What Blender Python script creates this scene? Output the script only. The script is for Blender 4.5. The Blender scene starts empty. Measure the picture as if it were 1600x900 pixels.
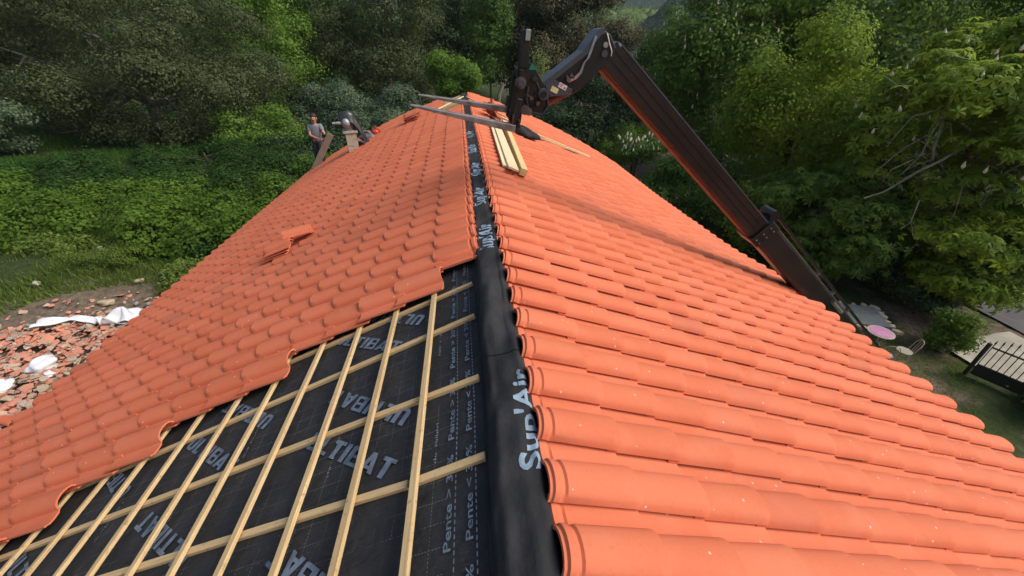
import bpy, bmesh, math, random
import numpy as np
from mathutils import Vector, Matrix
R = math.radians
scene = bpy.context.scene
col = scene.collection

# ------------------------------------------------------------------ camera, sky, sun, exposure
CAM = Vector((-0.1428, 0.0, 1.6189))
FWD = Vector((0.07748863, 0.83721302, -0.54135927)).normalized()
RGT = Vector((0.99524932, -0.09705854, -0.00764404)).normalized()
UPV = RGT.cross(FWD).normalized(); RGT = FWD.cross(UPV).normalized()
cam = bpy.data.cameras.new('camera'); camo = bpy.data.objects.new('camera', cam); col.objects.link(camo)
m4 = Matrix((RGT, UPV, -FWD)).transposed().to_4x4(); m4.translation = CAM
camo.matrix_world = m4
cam.sensor_width = 36.0; cam.lens = 36.0 * 604.93 / 1600.0
cam.clip_start = 0.02; cam.clip_end = 6000.0
scene.camera = camo

SUN_EL, SUN_AZ = 44.0, 104.0          # azimuth clockwise from +Y (from the right, a little behind the camera)
world = bpy.data.worlds.new('World'); scene.world = world; world.use_nodes = True
wn = world.node_tree.nodes; wl = world.node_tree.links
sky = wn.new('ShaderNodeTexSky'); sky.sky_type = 'NISHITA'; sky.sun_disc = False
sky.sun_elevation = R(SUN_EL); sky.sun_rotation = R(SUN_AZ); sky.air_density = 1.0; sky.dust_density = 4.0; sky.ozone_density = 1.0
wl.new(sky.outputs[0], wn['Background'].inputs[0]); wn['Background'].inputs[1].default_value = 0.15
sun = bpy.data.lights.new('sun', 'SUN'); sun.energy = 2.6; sun.angle = R(32); sun.color = (1.0, 0.97, 0.93)
suno = bpy.data.objects.new('sun', sun); col.objects.link(suno)
sd = Vector((math.cos(R(SUN_EL)) * math.sin(R(SUN_AZ)), math.cos(R(SUN_EL)) * math.cos(R(SUN_AZ)), math.sin(R(SUN_EL))))
suno.rotation_euler = sd.to_track_quat('Z', 'Y').to_euler()
vs = scene.view_settings; vs.view_transform = 'Standard'; vs.look = 'None'; vs.exposure = 0.05; vs.gamma = 1.0
scene.cycles.max_bounces = 4; scene.cycles.diffuse_bounces = 3; scene.cycles.volume_bounces = 0; scene.cycles.transparent_max_bounces = 6

rng = np.random.default_rng(7); random.seed(7)

# ------------------------------------------------------------------ helpers
def link(o, parent=None):
    col.objects.link(o)
    if parent is not None: o.parent = parent
    return o
def tag(o, label=None, cat=None, group=None, kind=None):
    if label: o['label'] = label
    if cat: o['category'] = cat
    if group: o['group'] = group
    if kind: o['kind'] = kind
    return o
def empty(name, loc, label=None, cat=None, group=None):
    o = bpy.data.objects.new(name, None); o.empty_display_size = 0.2; o.location = loc; link(o)
    return tag(o, label, cat, group)
def frame(x, y, z, o):
    m = Matrix((x, y, z)).transposed().to_4x4(); m.translation = o; return m
def perp(d):
    a = Vector((0, 0, 1)) if abs(d.z) < 0.9 else Vector((1, 0, 0))
    u = d.cross(a).normalized(); return u, d.cross(u).normalized()

class MB:
    """collects shapes in world coordinates; build() links them as ONE mesh object"""
    def __init__(s): s.v = []; s.f = []; s.mi = []; s.cur = 0
    def add(s, vs_, fs):
        b = len(s.v); s.v += [tuple(v) for v in vs_]; s.f += [tuple(b + i for i in f) for f in fs]; s.mi += [s.cur] * len(fs); return s
    def box(s, c, h, ax=None, bev=0.0):
        x, y, z = ax if ax else (Vector((1, 0, 0)), Vector((0, 1, 0)), Vector((0, 0, 1)))
        c = Vector(c)
        if bev <= 0:
            P = [c + x * (h[0] * i) + y * (h[1] * j) + z * (h[2] * k) for i in (-1, 1) for j in (-1, 1) for k in (-1, 1)]
            return s.add(P, [(0, 1, 3, 2), (4, 6, 7, 5), (0, 4, 5, 1), (2, 3, 7, 6), (0, 2, 6, 4), (1, 5, 7, 3)])
        bm = bmesh.new(); bmesh.ops.create_cube(bm, size=2)
        for v in bm.verts: v.co = Vector((v.co.x * h[0], v.co.y * h[1], v.co.z * h[2]))
        bmesh.ops.bevel(bm, geom=bm.edges[:], offset=bev, segments=1, affect='EDGES')
        bm.verts.index_update()
        P = [c + x * v.co.x + y * v.co.y + z * v.co.z for v in bm.verts]; F = [[v.index for v in f.verts] for f in bm.faces]
        bm.free(); return s.add(P, F)
    def bar(s, a, b, w, t, up=(0, 0, 1), bev=0.0):
        a = Vector(a); b = Vector(b); d = (b - a); L = d.length; d.normalize()
        y = Vector(up).cross(d).normalized(); z = d.cross(y).normalized()
        return s.box((a + b) / 2, (L / 2, w / 2, t / 2), (d, y, z), bev)
    def tube(s, pts, rad, n=8, cap=True):
        pts = [Vector(p) for p in pts]; rad = rad if hasattr(rad, '__len__') else [rad] * len(pts)
        P = []; u = None
        for i, p in enumerate(pts):
            d = (pts[min(i + 1, len(pts) - 1)] - pts[max(i - 1, 0)]).normalized()
            if u is None: u, w = perp(d)
            else:
                u = (u - d * u.dot(d)).normalized(); w = d.cross(u)
            for k in range(n):
                a = 2 * math.pi * k / n; P.append(p + (u * math.cos(a) + w * math.sin(a)) * rad[i])
        F = [(i * n + k, i * n + (k + 1) % n, (i + 1) * n + (k + 1) % n, (i + 1) * n + k) for i in range(len(pts) - 1) for k in range(n)]
        if cap: F += [tuple(range(n))[::-1], tuple((len(pts) - 1) * n + k for k in range(n))]
        return s.add(P, F)
    def prism(s, poly, o, ax, ay, az, t0, t1):
        o = Vector(o); n = len(poly)
        P = [o + ax * p[0] + ay * p[1] + az * t for t in (t0, t1) for p in poly]
        F = [(i, (i + 1) % n, n + (i + 1) % n, n + i) for i in range(n)] + [tuple(range(n))[::-1], tuple(range(n, 2 * n))]
        return s.add(P, F)
    def ell(s, c, r, n=12, m=8, noise=0.0, rs=None):
        c = Vector(c); P = []; rs = rs or random
        for i in range(m + 1):
            th = math.pi * i / m
            for k in range(n):
                a = 2 * math.pi * k / n; q = 1 + (rs.uniform(-noise, noise) if 0 < i < m else 0)
                P.append(c + Vector((r[0] * math.sin(th) * math.cos(a) * q, r[1] * math.sin(th) * math.sin(a) * q, r[2] * math.cos(th) * q)))
        F = [(i * n + k, (i + 1) * n + k, (i + 1) * n + (k + 1) % n, i * n + (k + 1) % n) for i in range(m) for k in range(n)]
        return s.add(P, F)
    def build(s, name, mats, parent=None, smooth=None, label=None):
        me = bpy.data.meshes.new(name); me.from_pydata(s.v, [], s.f)
        for m in (mats if isinstance(mats, (list, tuple)) else [mats]): me.materials.append(m)
        if any(s.mi): me.polygons.foreach_set('material_index', s.mi)
        bm = bmesh.new(); bm.from_mesh(me); bmesh.ops.recalc_face_normals(bm, faces=bm.faces[:]); bm.to_mesh(me); bm.free()
        if smooth is not None:
            me.polygons.foreach_set('use_smooth', [True] * len(me.polygons)); me.set_sharp_from_angle(angle=R(smooth))
        o = bpy.data.objects.new(name, me); link(o, parent)
        if parent is not None: o.matrix_parent_inverse = Matrix.Identity(4); o.matrix_basis = parent_inv(parent)
        if label: o['label'] = label
        return o
def parent_inv(p):
    chain = []; q = p
    while q is not None: chain.append(q.matrix_basis.copy()); q = q.parent
    M = Matrix.Identity(4)
    for b in reversed(chain): M = M @ b
    return M.inverted()

def fast_mesh(name, V, F, mats, rnd=None, smooth=False):
    """V (n,3) float, F (m,k) int: quick mesh with an optional per-face random attribute"""
    me = bpy.data.meshes.new(name); k = F.shape[1]
    me.vertices.add(len(V)); me.vertices.foreach_set('co', V.astype(np.float32).ravel())
    me.loops.add(F.size); me.loops.foreach_set('vertex_index', F.astype(np.int32).ravel())
    me.polygons.add(len(F)); me.polygons.foreach_set('loop_start', (np.arange(len(F)) * k).astype(np.int32))
    if rnd is not None:
        at = me.attributes.new('rnd', 'FLOAT', 'FACE'); at.data.foreach_set('value', rnd.astype(np.float32))
    if smooth: me.polygons.foreach_set('use_smooth', np.ones(len(F), dtype=bool))
    for m in mats: me.materials.append(m)
    me.update(calc_edges=True); return me

# ------------------------------------------------------------------ materials
def newmat(name):
    m = bpy.data.materials.new(name); m.use_nodes = True
    nt = m.node_tree; return m, nt, nt.nodes['Principled BSDF'], nt.links
def rgba(c): return (c[0], c[1], c[2], 1.0)
def mixc(nt, fac, a, b, mode='MIX'):
    n = nt.nodes.new('ShaderNodeMix'); n.data_type = 'RGBA'; n.blend_type = mode
    for inp, v in ((0, fac), (6, a), (7, b)):
        if isinstance(v, (int, float)): n.inputs[inp].default_value = v
        elif isinstance(v, tuple): n.inputs[inp].default_value = rgba(v)
        else: nt.links.new(v, n.inputs[inp])
    return n.outputs[2]
def mth(nt, op, a, b=None, clamp=False):
    n = nt.nodes.new('ShaderNodeMath'); n.operation = op; n.use_clamp = clamp
    for i, v in enumerate((a, b)):
        if v is None: continue
        if isinstance(v, (int, float)): n.inputs[i].default_value = v
        else: nt.links.new(v, n.inputs[i])
    return n.outputs[0]
def noise(nt, vec, scale, detail=4, rough=0.55):
    n = nt.nodes.new('ShaderNodeTexNoise'); n.inputs['Scale'].default_value = scale; n.inputs['Detail'].default_value = detail
    n.inputs['Roughness'].default_value = rough
    if vec is not None: nt.links.new(vec, n.inputs['Vector'])
    return n.outputs['Fac']
def ramp(nt, fac, lo, hi):
    n = nt.nodes.new('ShaderNodeMapRange'); n.inputs[1].default_value = lo; n.inputs[2].default_value = hi; n.interpolation_type = 'SMOOTHSTEP'
    nt.links.new(fac, n.inputs[0]); return n.outputs[0]
def coords(nt, kind='Object'):
    return nt.nodes.new('ShaderNodeTexCoord').outputs[kind]
def bump(nt, b, h, strength=0.3, dist=0.01):
    n = nt.nodes.new('ShaderNodeBump'); n.inputs['Strength'].default_value = strength; n.inputs['Distance'].default_value = dist
    nt.links.new(h, n.inputs['Height']); nt.links.new(n.outputs[0], b.inputs['Normal'])
def plain(name, c, rough=0.6, metal=0.0, c2=None, scale=6.0, bmp=0.0, spec=0.5):
    m, nt, b, l = newmat(name); b.inputs['Roughness'].default_value = rough; b.inputs['Metallic'].default_value = metal
    b.inputs['Specular IOR Level'].default_value = spec
    v = coords(nt); f = noise(nt, v, scale, 5)
    l.new(mixc(nt, ramp(nt, f, 0.35, 0.68), c, c2 or tuple(x * 0.7 for x in c)), b.inputs['Base Color'])
    if bmp: bump(nt, b, noise(nt, v, scale * 6, 4), bmp)
    return m

def tile_mat():
    m, nt, b, l = newmat('terracotta')
    b.inputs['Roughness'].default_value = 0.8; b.inputs['Specular IOR Level'].default_value = 0.2
    oi = nt.nodes.new('ShaderNodeObjectInfo'); at = nt.nodes.new('ShaderNodeAttribute'); at.attribute_name = 'rnd'
    at2 = nt.nodes.new('ShaderNodeAttribute'); at2.attribute_name = 'tint'
    sep = nt.nodes.new('ShaderNodeSeparateColor'); l.new(oi.outputs['Color'], sep.inputs[0])
    r = mth(nt, 'FRACT', mth(nt, 'ADD', oi.outputs['Random'], at.outputs['Fac']))
    tint = mth(nt, 'ADD', mth(nt, 'SUBTRACT', 1.0, sep.outputs[0]), at2.outputs['Fac'], True)
    vo = nt.nodes.new('ShaderNodeVectorMath'); vo.operation = 'ADD'; l.new(coords(nt), vo.inputs[0])
    cb = nt.nodes.new('ShaderNodeCombineXYZ'); k = mth(nt, 'MULTIPLY', r, 37.0)
    for i in range(3): l.new(k, cb.inputs[i])
    l.new(cb.outputs[0], vo.inputs[1]); v = vo.outputs[0]
    c = mixc(nt, ramp(nt, r, 0.0, 1.0), (0.585, 0.150, 0.070), (0.650, 0.178, 0.088))
    c = mixc(nt, mth(nt, 'MULTIPLY', ramp(nt, noise(nt, v, 5.0, 5), 0.42, 0.72), 0.55), c, (0.62, 0.19, 0.10))
    c = mixc(nt, mth(nt, 'MULTIPLY', ramp(nt, noise(nt, v, 60.0, 3), 0.5, 0.8), 0.25), c, (0.40, 0.10, 0.05))
    c = mixc(nt, tint, c, (0.235, 0.10, 0.072))
    vor = nt.nodes.new('ShaderNodeTexVoronoi'); vor.inputs['Scale'].default_value = 10.0; l.new(v, vor.inputs['Vector'])
    nz = noise(nt, v, 90.0, 2)
    d = mth(nt, 'ADD', vor.outputs['Distance'], mth(nt, 'MULTIPLY', nz, 0.07))
    chip = mth(nt, 'LESS_THAN', d, 0.100)
    c = mixc(nt, mth(nt, 'MULTIPLY', chip, 0.7), c, (0.78, 0.50, 0.38))
    l.new(c, b.inputs['Base Color'])
    bump(nt, b, noise(nt, v, 160.0, 3), 0.12, 0.004)
    return m
def wood_mat(name, c, c2, dirt=(0.22, 0.14, 0.07), dirtamt=0.4):
    m, nt, b, l = newmat(name); b.inputs['Roughness'].default_value = 0.7; b.inputs['Specular IOR Level'].default_value = 0.25
    mp = nt.nodes.new('ShaderNodeMapping'); mp.inputs['Scale'].default_value = (1, 1, 1); l.new(coords(nt, 'UV'), mp.inputs[0])
    oi = nt.nodes.new('ShaderNodeObjectInfo'); cb = nt.nodes.new('ShaderNodeCombineXYZ')
    l.new(mth(nt, 'MULTIPLY', oi.outputs['Random'], 29.0), cb.inputs[0]); l.new(cb.outputs[0], mp.inputs['Location'])
    w = nt.nodes.new('ShaderNodeTexNoise'); w.inputs['Scale'].default_value = 1.0; w.inputs['Detail'].default_value = 6
    m2 = nt.nodes.new('ShaderNodeMapping'); m2.inputs['Scale'].default_value = (3.0, 110.0, 110.0); l.new(mp.outputs[0], m2.inputs[0]); l.new(m2.outputs[0], w.inputs['Vector'])
    cc = mixc(nt, ramp(nt, w.outputs['Fac'], 0.3, 0.75), c, c2)
    cc = mixc(nt, mth(nt, 'MULTIPLY', oi.outputs['Random'], 0.35), cc, tuple(x * 0.72 for x in c2))
    cc = mixc(nt, mth(nt, 'MULTIPLY', ramp(nt, noise(nt, mp.outputs[0], 22.0, 4), 0.56, 0.78), dirtamt), cc, dirt)
    kn = nt.nodes.new('ShaderNodeTexVoronoi'); kn.inputs['Scale'].default_value = 7.0; l.new(mp.outputs[0], kn.inputs['Vector'])
    cc = mixc(nt, mth(nt, 'MULTIPLY', mth(nt, 'LESS_THAN', kn.outputs['Distance'], 0.075), 0.5), cc, (0.26, 0.13, 0.05))
    l.new(cc, b.inputs['Base Color']); bump(nt, b, w.outputs['Fac'], 0.25, 0.003); return m
def membrane_mat():
    m, nt, b, l = newmat('roof_membrane_black'); b.inputs['Roughness'].default_value = 0.72; b.inputs['Specular IOR Level'].default_value = 0.35
    uv = coords(nt, 'UV'); sp = nt.nodes.new('ShaderNodeSeparateXYZ'); l.new(uv, sp.inputs[0])
    u, v = sp.outputs[0], sp.outputs[1]
    def line(a, pitch, off, w, bb, dash):
        fr = mth(nt, 'FRACT', mth(nt, 'ADD', mth(nt, 'DIVIDE', a, pitch), off))
        on = mth(nt, 'LESS_THAN', fr, w / pitch)
        ds = mth(nt, 'LESS_THAN', mth(nt, 'FRACT', mth(nt, 'DIVIDE', bb, dash)), 0.6)
        return mth(nt, 'MULTIPLY', on, ds)
    g = mth(nt, 'MAXIMUM', line(u, 0.10, 0.3, 0.0022, v, 0.016), line(v, 0.10, 0.0, 0.0022, u, 0.016))
    far = mth(nt, 'GREATER_THAN', u, 0.40); g = mth(nt, 'MULTIPLY', g, far)
    g = mth(nt, 'MULTIPLY', g, ramp(nt, noise(nt, uv, 3.0, 3), 0.40, 0.62))
    n1 = noise(nt, uv, 4.0, 6, 0.65)
    c = mixc(nt, ramp(nt, n1, 0.3, 0.75), (0.018, 0.018, 0.019), (0.034, 0.033, 0.033))
    dust = mth(nt, 'MULTIPLY', ramp(nt, noise(nt, uv, 38.0, 6, 0.7), 0.56, 0.80), ramp(nt, noise(nt, uv, 1.7, 3), 0.40, 0.66))
    c = mixc(nt, mth(nt, 'MULTIPLY', dust, 0.75), c, (0.25, 0.20, 0.12))
    mp = nt.nodes.new('ShaderNodeMapping'); mp.inputs['Rotation'].default_value = (0, 0, 0.6); mp.inputs['Scale'].default_value = (14, 190, 1); l.new(uv, mp.inputs[0])
    scr = mth(nt, 'MULTIPLY', ramp(nt, noise(nt, mp.outputs[0], 1.0, 2), 0.66, 0.76), ramp(nt, noise(nt, uv, 6.0, 3), 0.45, 0.7))
    c = mixc(nt, mth(nt, 'MULTIPLY', scr, 0.65), c, (0.20, 0.17, 0.12))
    c = mixc(nt, mth(nt, 'MULTIPLY', g, 0.55), c, (0.30, 0.31, 0.33))
    l.new(c, b.inputs['Base Color'])
    mw = nt.nodes.new('ShaderNodeMapping'); mw.inputs['Rotation'].default_value = (0, 0, 0.3); mw.inputs['Scale'].default_value = (3.0, 11.0, 1); l.new(uv, mw.inputs[0])
    bump(nt, b, mth(nt, 'ADD', mth(nt, 'ADD', noise(nt, uv, 9.0, 4), mth(nt, 'MULTIPLY', noise(nt, mw.outputs[0], 1.0, 3), 1.6)), mth(nt, 'MULTIPLY', noise(nt, uv, 140.0, 3), 0.12)), 0.6, 0.03)
    return m
def leaf_mat(name, c0, c1, trans=0.3, rough=0.62):
    m, nt, b, l = newmat(name); b.inputs['Roughness'].default_value = rough; b.inputs['Specular IOR Level'].default_value = 0.15
    at = nt.nodes.new('ShaderNodeAttribute'); at.attribute_name = 'rnd'
    c = mixc(nt, at.outputs['Fac'], c0, c1); 
    c = mixc(nt, mth(nt, 'MULTIPLY', ramp(nt, noise(nt, coords(nt), 0.5, 3), 0.4, 0.7), 0.35), c, tuple(x * 0.72 for x in c0))
    l.new(c, b.inputs['Base Color'])
    t = nt.nodes.new('ShaderNodeBsdfTranslucent'); l.new(mixc(nt, 0.5, c, tuple(min(1, x * 1.8) for x in c1)), t.inputs[0])
    mx = nt.nodes.new('ShaderNodeMixShader'); mx.inputs[0].default_value = trans
    l.new(b.outputs[0], mx.inputs[1]); l.new(t.outputs[0], mx.inputs[2]); l.new(mx.outputs[0], nt.nodes['Material Output'].inputs[0])
    return m

M = {}
M['tile'] = tile_mat()
M['batten'] = wood_mat('fresh_pine', (0.68, 0.50, 0.26), (0.52, 0.33, 0.15), dirtamt=0.75)
M['plank'] = wood_mat('new_planed_pine', (0.80, 0.66, 0.42), (0.70, 0.53, 0.30), dirtamt=0.1)
M['plank2'] = wood_mat('new_yellow_pine', (0.70, 0.52, 0.24), (0.60, 0.42, 0.18), dirtamt=0.15)
M['oldwood'] = wood_mat('weathered_board', (0.34, 0.27, 0.19), (0.22, 0.17, 0.12), dirtamt=0.5)
M['membrane'] = membrane_mat()
M['ridge'] = plain('ridge_membrane_black', (0.020, 0.020, 0.021), 0.88, c2=(0.032, 0.032, 0.033), scale=5.0, bmp=0.5, spec=0.25)
M['print'] = plain('printed_blue_grey_ink', (0.155, 0.20, 0.26), 0.75, c2=(0.085, 0.11, 0.145), scale=17.0)
M['print_light'] = plain('printed_pale_ink', (0.25, 0.33, 0.41), 0.7, c2=(0.19, 0.25, 0.32), scale=20.0)
M['steel_black'] = plain('black_boom_paint', (0.008, 0.0075, 0.0075), 0.32, c2=(0.018, 0.014, 0.013), scale=2.5, bmp=0.05)
M['steel_brown'] = plain('worn_inner_boom_paint', (0.009, 0.007, 0.0065), 0.30, c2=(0.024, 0.015, 0.013), scale=3.0, bmp=0.06)
M['steel_grey'] = plain('dark_grey_paint', (0.05, 0.057, 0.066), 0.45, c2=(0.035, 0.04, 0.045), scale=4.0)
M['steel_worn'] = plain('worn_fork_steel', (0.15, 0.125, 0.11), 0.45, 0.55, c2=(0.07, 0.055, 0.05), scale=9.0, bmp=0.1)
M['tine'] = plain('scraped_fork_steel', (0.27, 0.24, 0.22), 0.5, 0.3, c2=(0.14, 0.115, 0.10), scale=9.0, bmp=0.1)
M['chrome'] = plain('bright_pipe_steel', (0.55, 0.53, 0.50), 0.28, 0.9, c2=(0.40, 0.36, 0.32), scale=8.0)
M['dullmetal'] = plain('dull_galvanised', (0.36, 0.36, 0.36), 0.55, 0.5)
M['rust'] = plain('red_oxide_edge', (0.20, 0.075, 0.04), 0.7, c2=(0.12, 0.05, 0.03), scale=6.0)
M['yellow_lbl'] = plain('yellow_sticker', (0.62, 0.55, 0.26), 0.6)
M['white_lbl'] = plain('white_sticker', (0.72, 0.70, 0.66), 0.6, c2=(0.6, 0.58, 0.55))
M['red_lbl'] = plain('red_print', (0.35, 0.06, 0.05), 0.6)
M['green_lbl'] = plain('green_sticker', (0.0, 0.21, 0.12), 0.5)
M['rubber'] = plain('tyre_rubber', (0.02, 0.02, 0.02), 0.85)
M['wallr'] = plain('rendered_wall', (0.55, 0.48, 0.38), 0.9, c2=(0.42, 0.36, 0.28), scale=1.2, bmp=0.3)
M['bark'] = plain('bark', (0.11, 0.085, 0.06), 0.95, c2=(0.05, 0.04, 0.03), scale=3.0, bmp=0.6)
M['barkpale'] = plain('pale_bark', (0.22, 0.185, 0.14), 0.95, c2=(0.12, 0.10, 0.075), scale=3.0, bmp=0.4)
M['stone'] = plain('grey_beige_stone', (0.44, 0.39, 0.31), 0.9, c2=(0.22, 0.19, 0.15), scale=3.0, bmp=0.6)
M['palestone'] = plain('pale_ochre_stone', (0.44, 0.35, 0.23), 0.9, c2=(0.30, 0.23, 0.15), scale=4.0, bmp=0.6)
M['oldtile'] = plain('old_broken_tile', (0.60, 0.23, 0.135), 0.9, c2=(0.46, 0.22, 0.15), scale=3.5, bmp=0.3)
M['oldtile2'] = plain('old_mossy_tile', (0.52, 0.36, 0.25), 0.9, c2=(0.38, 0.30, 0.23), scale=6.0, bmp=0.3)
M['white'] = plain('white_fabric', (0.78, 0.78, 0.78), 0.8, c2=(0.70, 0.69, 0.68), scale=5.0)
M['tarp'] = plain('black_plastic_sheet', (0.025, 0.024, 0.028), 0.34, c2=(0.04, 0.04, 0.045), scale=5.0, spec=0.7)
M['block'] = plain('concrete_block', (0.47, 0.40, 0.30), 0.95, c2=(0.38, 0.32, 0.24), scale=14.0, bmp=0.5)
M['skin'] = plain('skin', (0.46, 0.24, 0.16), 0.55, c2=(0.40, 0.19, 0.12))
M['shirt'] = plain('grey_tshirt', (0.22, 0.225, 0.25), 0.9, c2=(0.17, 0.175, 0.2))
M['trouser'] = plain('dark_trousers', (0.035, 0.035, 0.045), 0.9)
M['boot'] = plain('brown_boot', (0.10, 0.055, 0.03), 0.7)
M['hair'] = plain('dark_hair', (0.035, 0.018, 0.012), 0.7)
M['orange'] = plain('orange_plastic', (0.62, 0.07, 0.03), 0.45)
M['teal'] = plain('teal_plastic', (0.02, 0.08, 0.09), 0.5)
M['greytool'] = plain('grey_tool', (0.13, 0.13, 0.16), 0.5)
M['blue'] = plain('blue_fabric', (0.03, 0.06, 0.16), 0.8)
M['pink'] = plain('pink_table_paint', (0.42, 0.17, 0.30), 0.6, c2=(0.50, 0.24, 0.38), scale=5.0)
M['cream'] = plain('cream_paint', (0.42, 0.37, 0.28), 0.7, c2=(0.33, 0.28, 0.2))
M['slate'] = plain('grey_water_cover', (0.15, 0.165, 0.165), 0.5, c2=(0.11, 0.12, 0.12))
M['iron'] = plain('black_gate_iron', (0.012, 0.012, 0.012), 0.55)
M['asphalt'] = plain('asphalt', (0.075, 0.072, 0.075), 0.9, c2=(0.10, 0.095, 0.095), scale=1.5, bmp=0.3)
M['concrete'] = plain('pale_concrete', (0.40, 0.36, 0.29), 0.9, c2=(0.31, 0.28, 0.22), scale=1.3, bmp=0.2)
M['kerb'] = plain('kerb_concrete', (0.48, 0.43, 0.35), 0.9)
M['drywall'] = plain('brown_stone', (0.13, 0.105, 0.08), 0.95, c2=(0.07, 0.055, 0.045), scale=3.0, bmp=0.6)
M['candle'] = plain('cream_blossom', (0.80, 0.70, 0.52), 0.8, c2=(0.70, 0.52, 0.40), scale=20.0)

# ------------------------------------------------------------------ terrain
def sm(a, b, x):
    t = np.clip((x - a) / (b - a), 0, 1); return t * t * (3 - 2 * t)
def ground(x, y):
    x = np.asarray(x, float); y = np.asarray(y, float)
    z = -4.65 + (-7.2 + 4.65) * sm(-4, 6, x)
    z = z + 0.075 * np.clip(-9 - x, 0, 26) + 0.22 * np.clip(-35 - x, 0, 60)
    z = z + 0.16 * np.clip(y - 62, 0, 40) * sm(30, -5, x) + 0.10 * np.clip(x - 40, 0, 60)
    z = z + 0.55 * np.exp(-(((x + 12.6) / 2.6) ** 2 + ((y - 11.2) / 1.5) ** 2))
    z = z - 0.5 * sm(14, 26, y) * sm(-16, -4, x) * sm(10, 2, x)
    z = z + 0.06 * np.sin(x * 1.3 + 0.7) * np.cos(y * 1.1) + 0.035 * np.sin(x * 3.1) * np.sin(y * 2.7 + 1)
    return z
def gz(x, y): return float(ground(x, y))
def ground_mat():
    m, nt, b, l = newmat('ground_grass_and_soil'); b.inputs['Roughness'].default_value = 0.95; b.inputs['Specular IOR Level'].default_value = 0.15
    v = coords(nt); n1 = noise(nt, v, 0.45, 5, 0.6); n2 = noise(nt, v, 6.0, 5, 0.7)
    g = mixc(nt, ramp(nt, n2, 0.3, 0.7), (0.026, 0.040, 0.012), (0.052, 0.068, 0.021))
    s = mixc(nt, ramp(nt, n2, 0.3, 0.7), (0.09, 0.064, 0.045), (0.20, 0.155, 0.11))
    sp = nt.nodes.new('ShaderNodeSeparateXYZ'); l.new(v, sp.inputs[0])
    dx = mth(nt, 'DIVIDE', mth(nt, 'ADD', sp.outputs[0], 9.5), 4.2); dy = mth(nt, 'DIVIDE', mth(nt, 'SUBTRACT', sp.outputs[1], 6.5), 4.6)
    rr = mth(nt, 'ADD', mth(nt, 'MULTIPLY', dx, dx), mth(nt, 'MULTIPLY', dy, dy))
    dirt = mth(nt, 'SUBTRACT', 1.0, ramp(nt, mth(nt, 'ADD', rr, mth(nt, 'MULTIPLY', n1, 0.8)), 1.0, 1.7))
    soil2 = mth(nt, 'MULTIPLY', ramp(nt, n1, 0.40, 0.56), ramp(nt, sp.outputs[0], 4.0, 8.0))
    soil2 = mth(nt, 'MULTIPLY', soil2, mth(nt, 'SUBTRACT', 1.0, ramp(nt, sp.outputs[0], 18.0, 20.0)))
    l.new(mixc(nt, mth(nt, 'MAXIMUM', dirt, soil2), g, s), b.inputs['Base Color'])
    bump(nt, b, n2, 0.6, 0.06); return m
M['ground'] = ground_mat()
ax_ = np.sinh(np.linspace(-5.2, 5.2, 240)) / np.sinh(5.2) * 1500
X, Y = np.meshgrid(ax_, ax_ + 8.0)
Z = ground(X, Y); far_ = np.hypot(X, Y); Z = np.where(far_ > 160, np.minimum(Z, 4) * np.clip(1 - (far_ - 160) / 200, 0, 1) - 8 * np.clip((far_ - 160) / 200, 0, 1), Z)
n = len(ax_); idx = np.arange(n * n).reshape(n, n)
F = np.stack([idx[:-1, :-1], idx[:-1, 1:], idx[1:, 1:], idx[1:, :-1]], -1).reshape(-1, 4)
go = bpy.data.objects.new('ground', fast_mesh('ground', np.stack([X, Y, Z], -1).reshape(-1, 3), F, [M['ground']], smooth=True)); link(go); tag(go, kind='structure')

# far forested hills down the valley
def hill_mat(name, c0, c1):
    m, nt, b, l = newmat(name); b.inputs['Roughness'].default_value = 1.0; b.inputs['Specular IOR Level'].default_value = 0.0
    v = coords(nt); n1 = noise(nt, v, 0.03, 4); n2 = noise(nt, v, 0.16, 6, 0.7)
    c = mixc(nt, ramp(nt, n1, 0.4, 0.6), c0, c1); l.new(mixc(nt, ramp(nt, n2, 0.35, 0.7), c, tuple(x * 0.45 for x in c0)), b.inputs['Base Color'])
    bump(nt, b, n2, 1.0, 4.0); return m
def hill(name, pts, depth, ybase, mat, seed, amp):
    rs = np.random.default_rng(seed); nx, ny = 220, 60
    xs = np.linspace(pts[0][0], pts[-1][0], nx); hs = np.interp(xs, [p[0] for p in pts], [p[1] for p in pts])
    t = np.linspace(0, 1, ny); V = np.zeros((ny, nx, 3))
    prof = np.sin(np.clip(t * 1.25, 0, 1) * np.pi / 2)
    V[..., 0] = xs[None, :] + rs.normal(0, amp * 0.3, (ny, nx)); V[..., 1] = ybase + t[:, None] * depth
    V[..., 2] = -15 + (hs[None, :] + 15) * prof[:, None] + rs.normal(0, amp, (ny, nx)) * (0.3 + prof[:, None])
    id_ = np.arange(nx * ny).reshape(ny, nx); F = np.stack([id_[:-1, :-1], id_[:-1, 1:], id_[1:, 1:], id_[1:, :-1]], -1).reshape(-1, 4)
    o = bpy.data.objects.new(name, fast_mesh(name, V.reshape(-1, 3), F, [mat])); link(o); return tag(o, kind='structure')
hm1 = hill_mat('hill_meadow_wood', (0.08, 0.14, 0.04), (0.16, 0.23, 0.07)); hm2 = hill_mat('hill_dark_wood', (0.03, 0.055, 0.03), (0.05, 0.085, 0.045))
hill('hills', [(-400, 30), (60, 30), (150, 31), (205, 29), (240, 24), (330, 10), (500, -5)], 170, 420, hm1, 3, 2.0)
hill('hills', [(20, -10), (150, -6), (175, 8), (190, 16), (207, 31), (260, 52), (380, 70), (700, 75)], 150, 330, hm2, 4, 2.0)
hill('hills', [(-900, 92), (100, 82), (330, 80), (480, 84), (700, 92), (1200, 95)], 300, 820, hm2, 5, 3.0)

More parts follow.
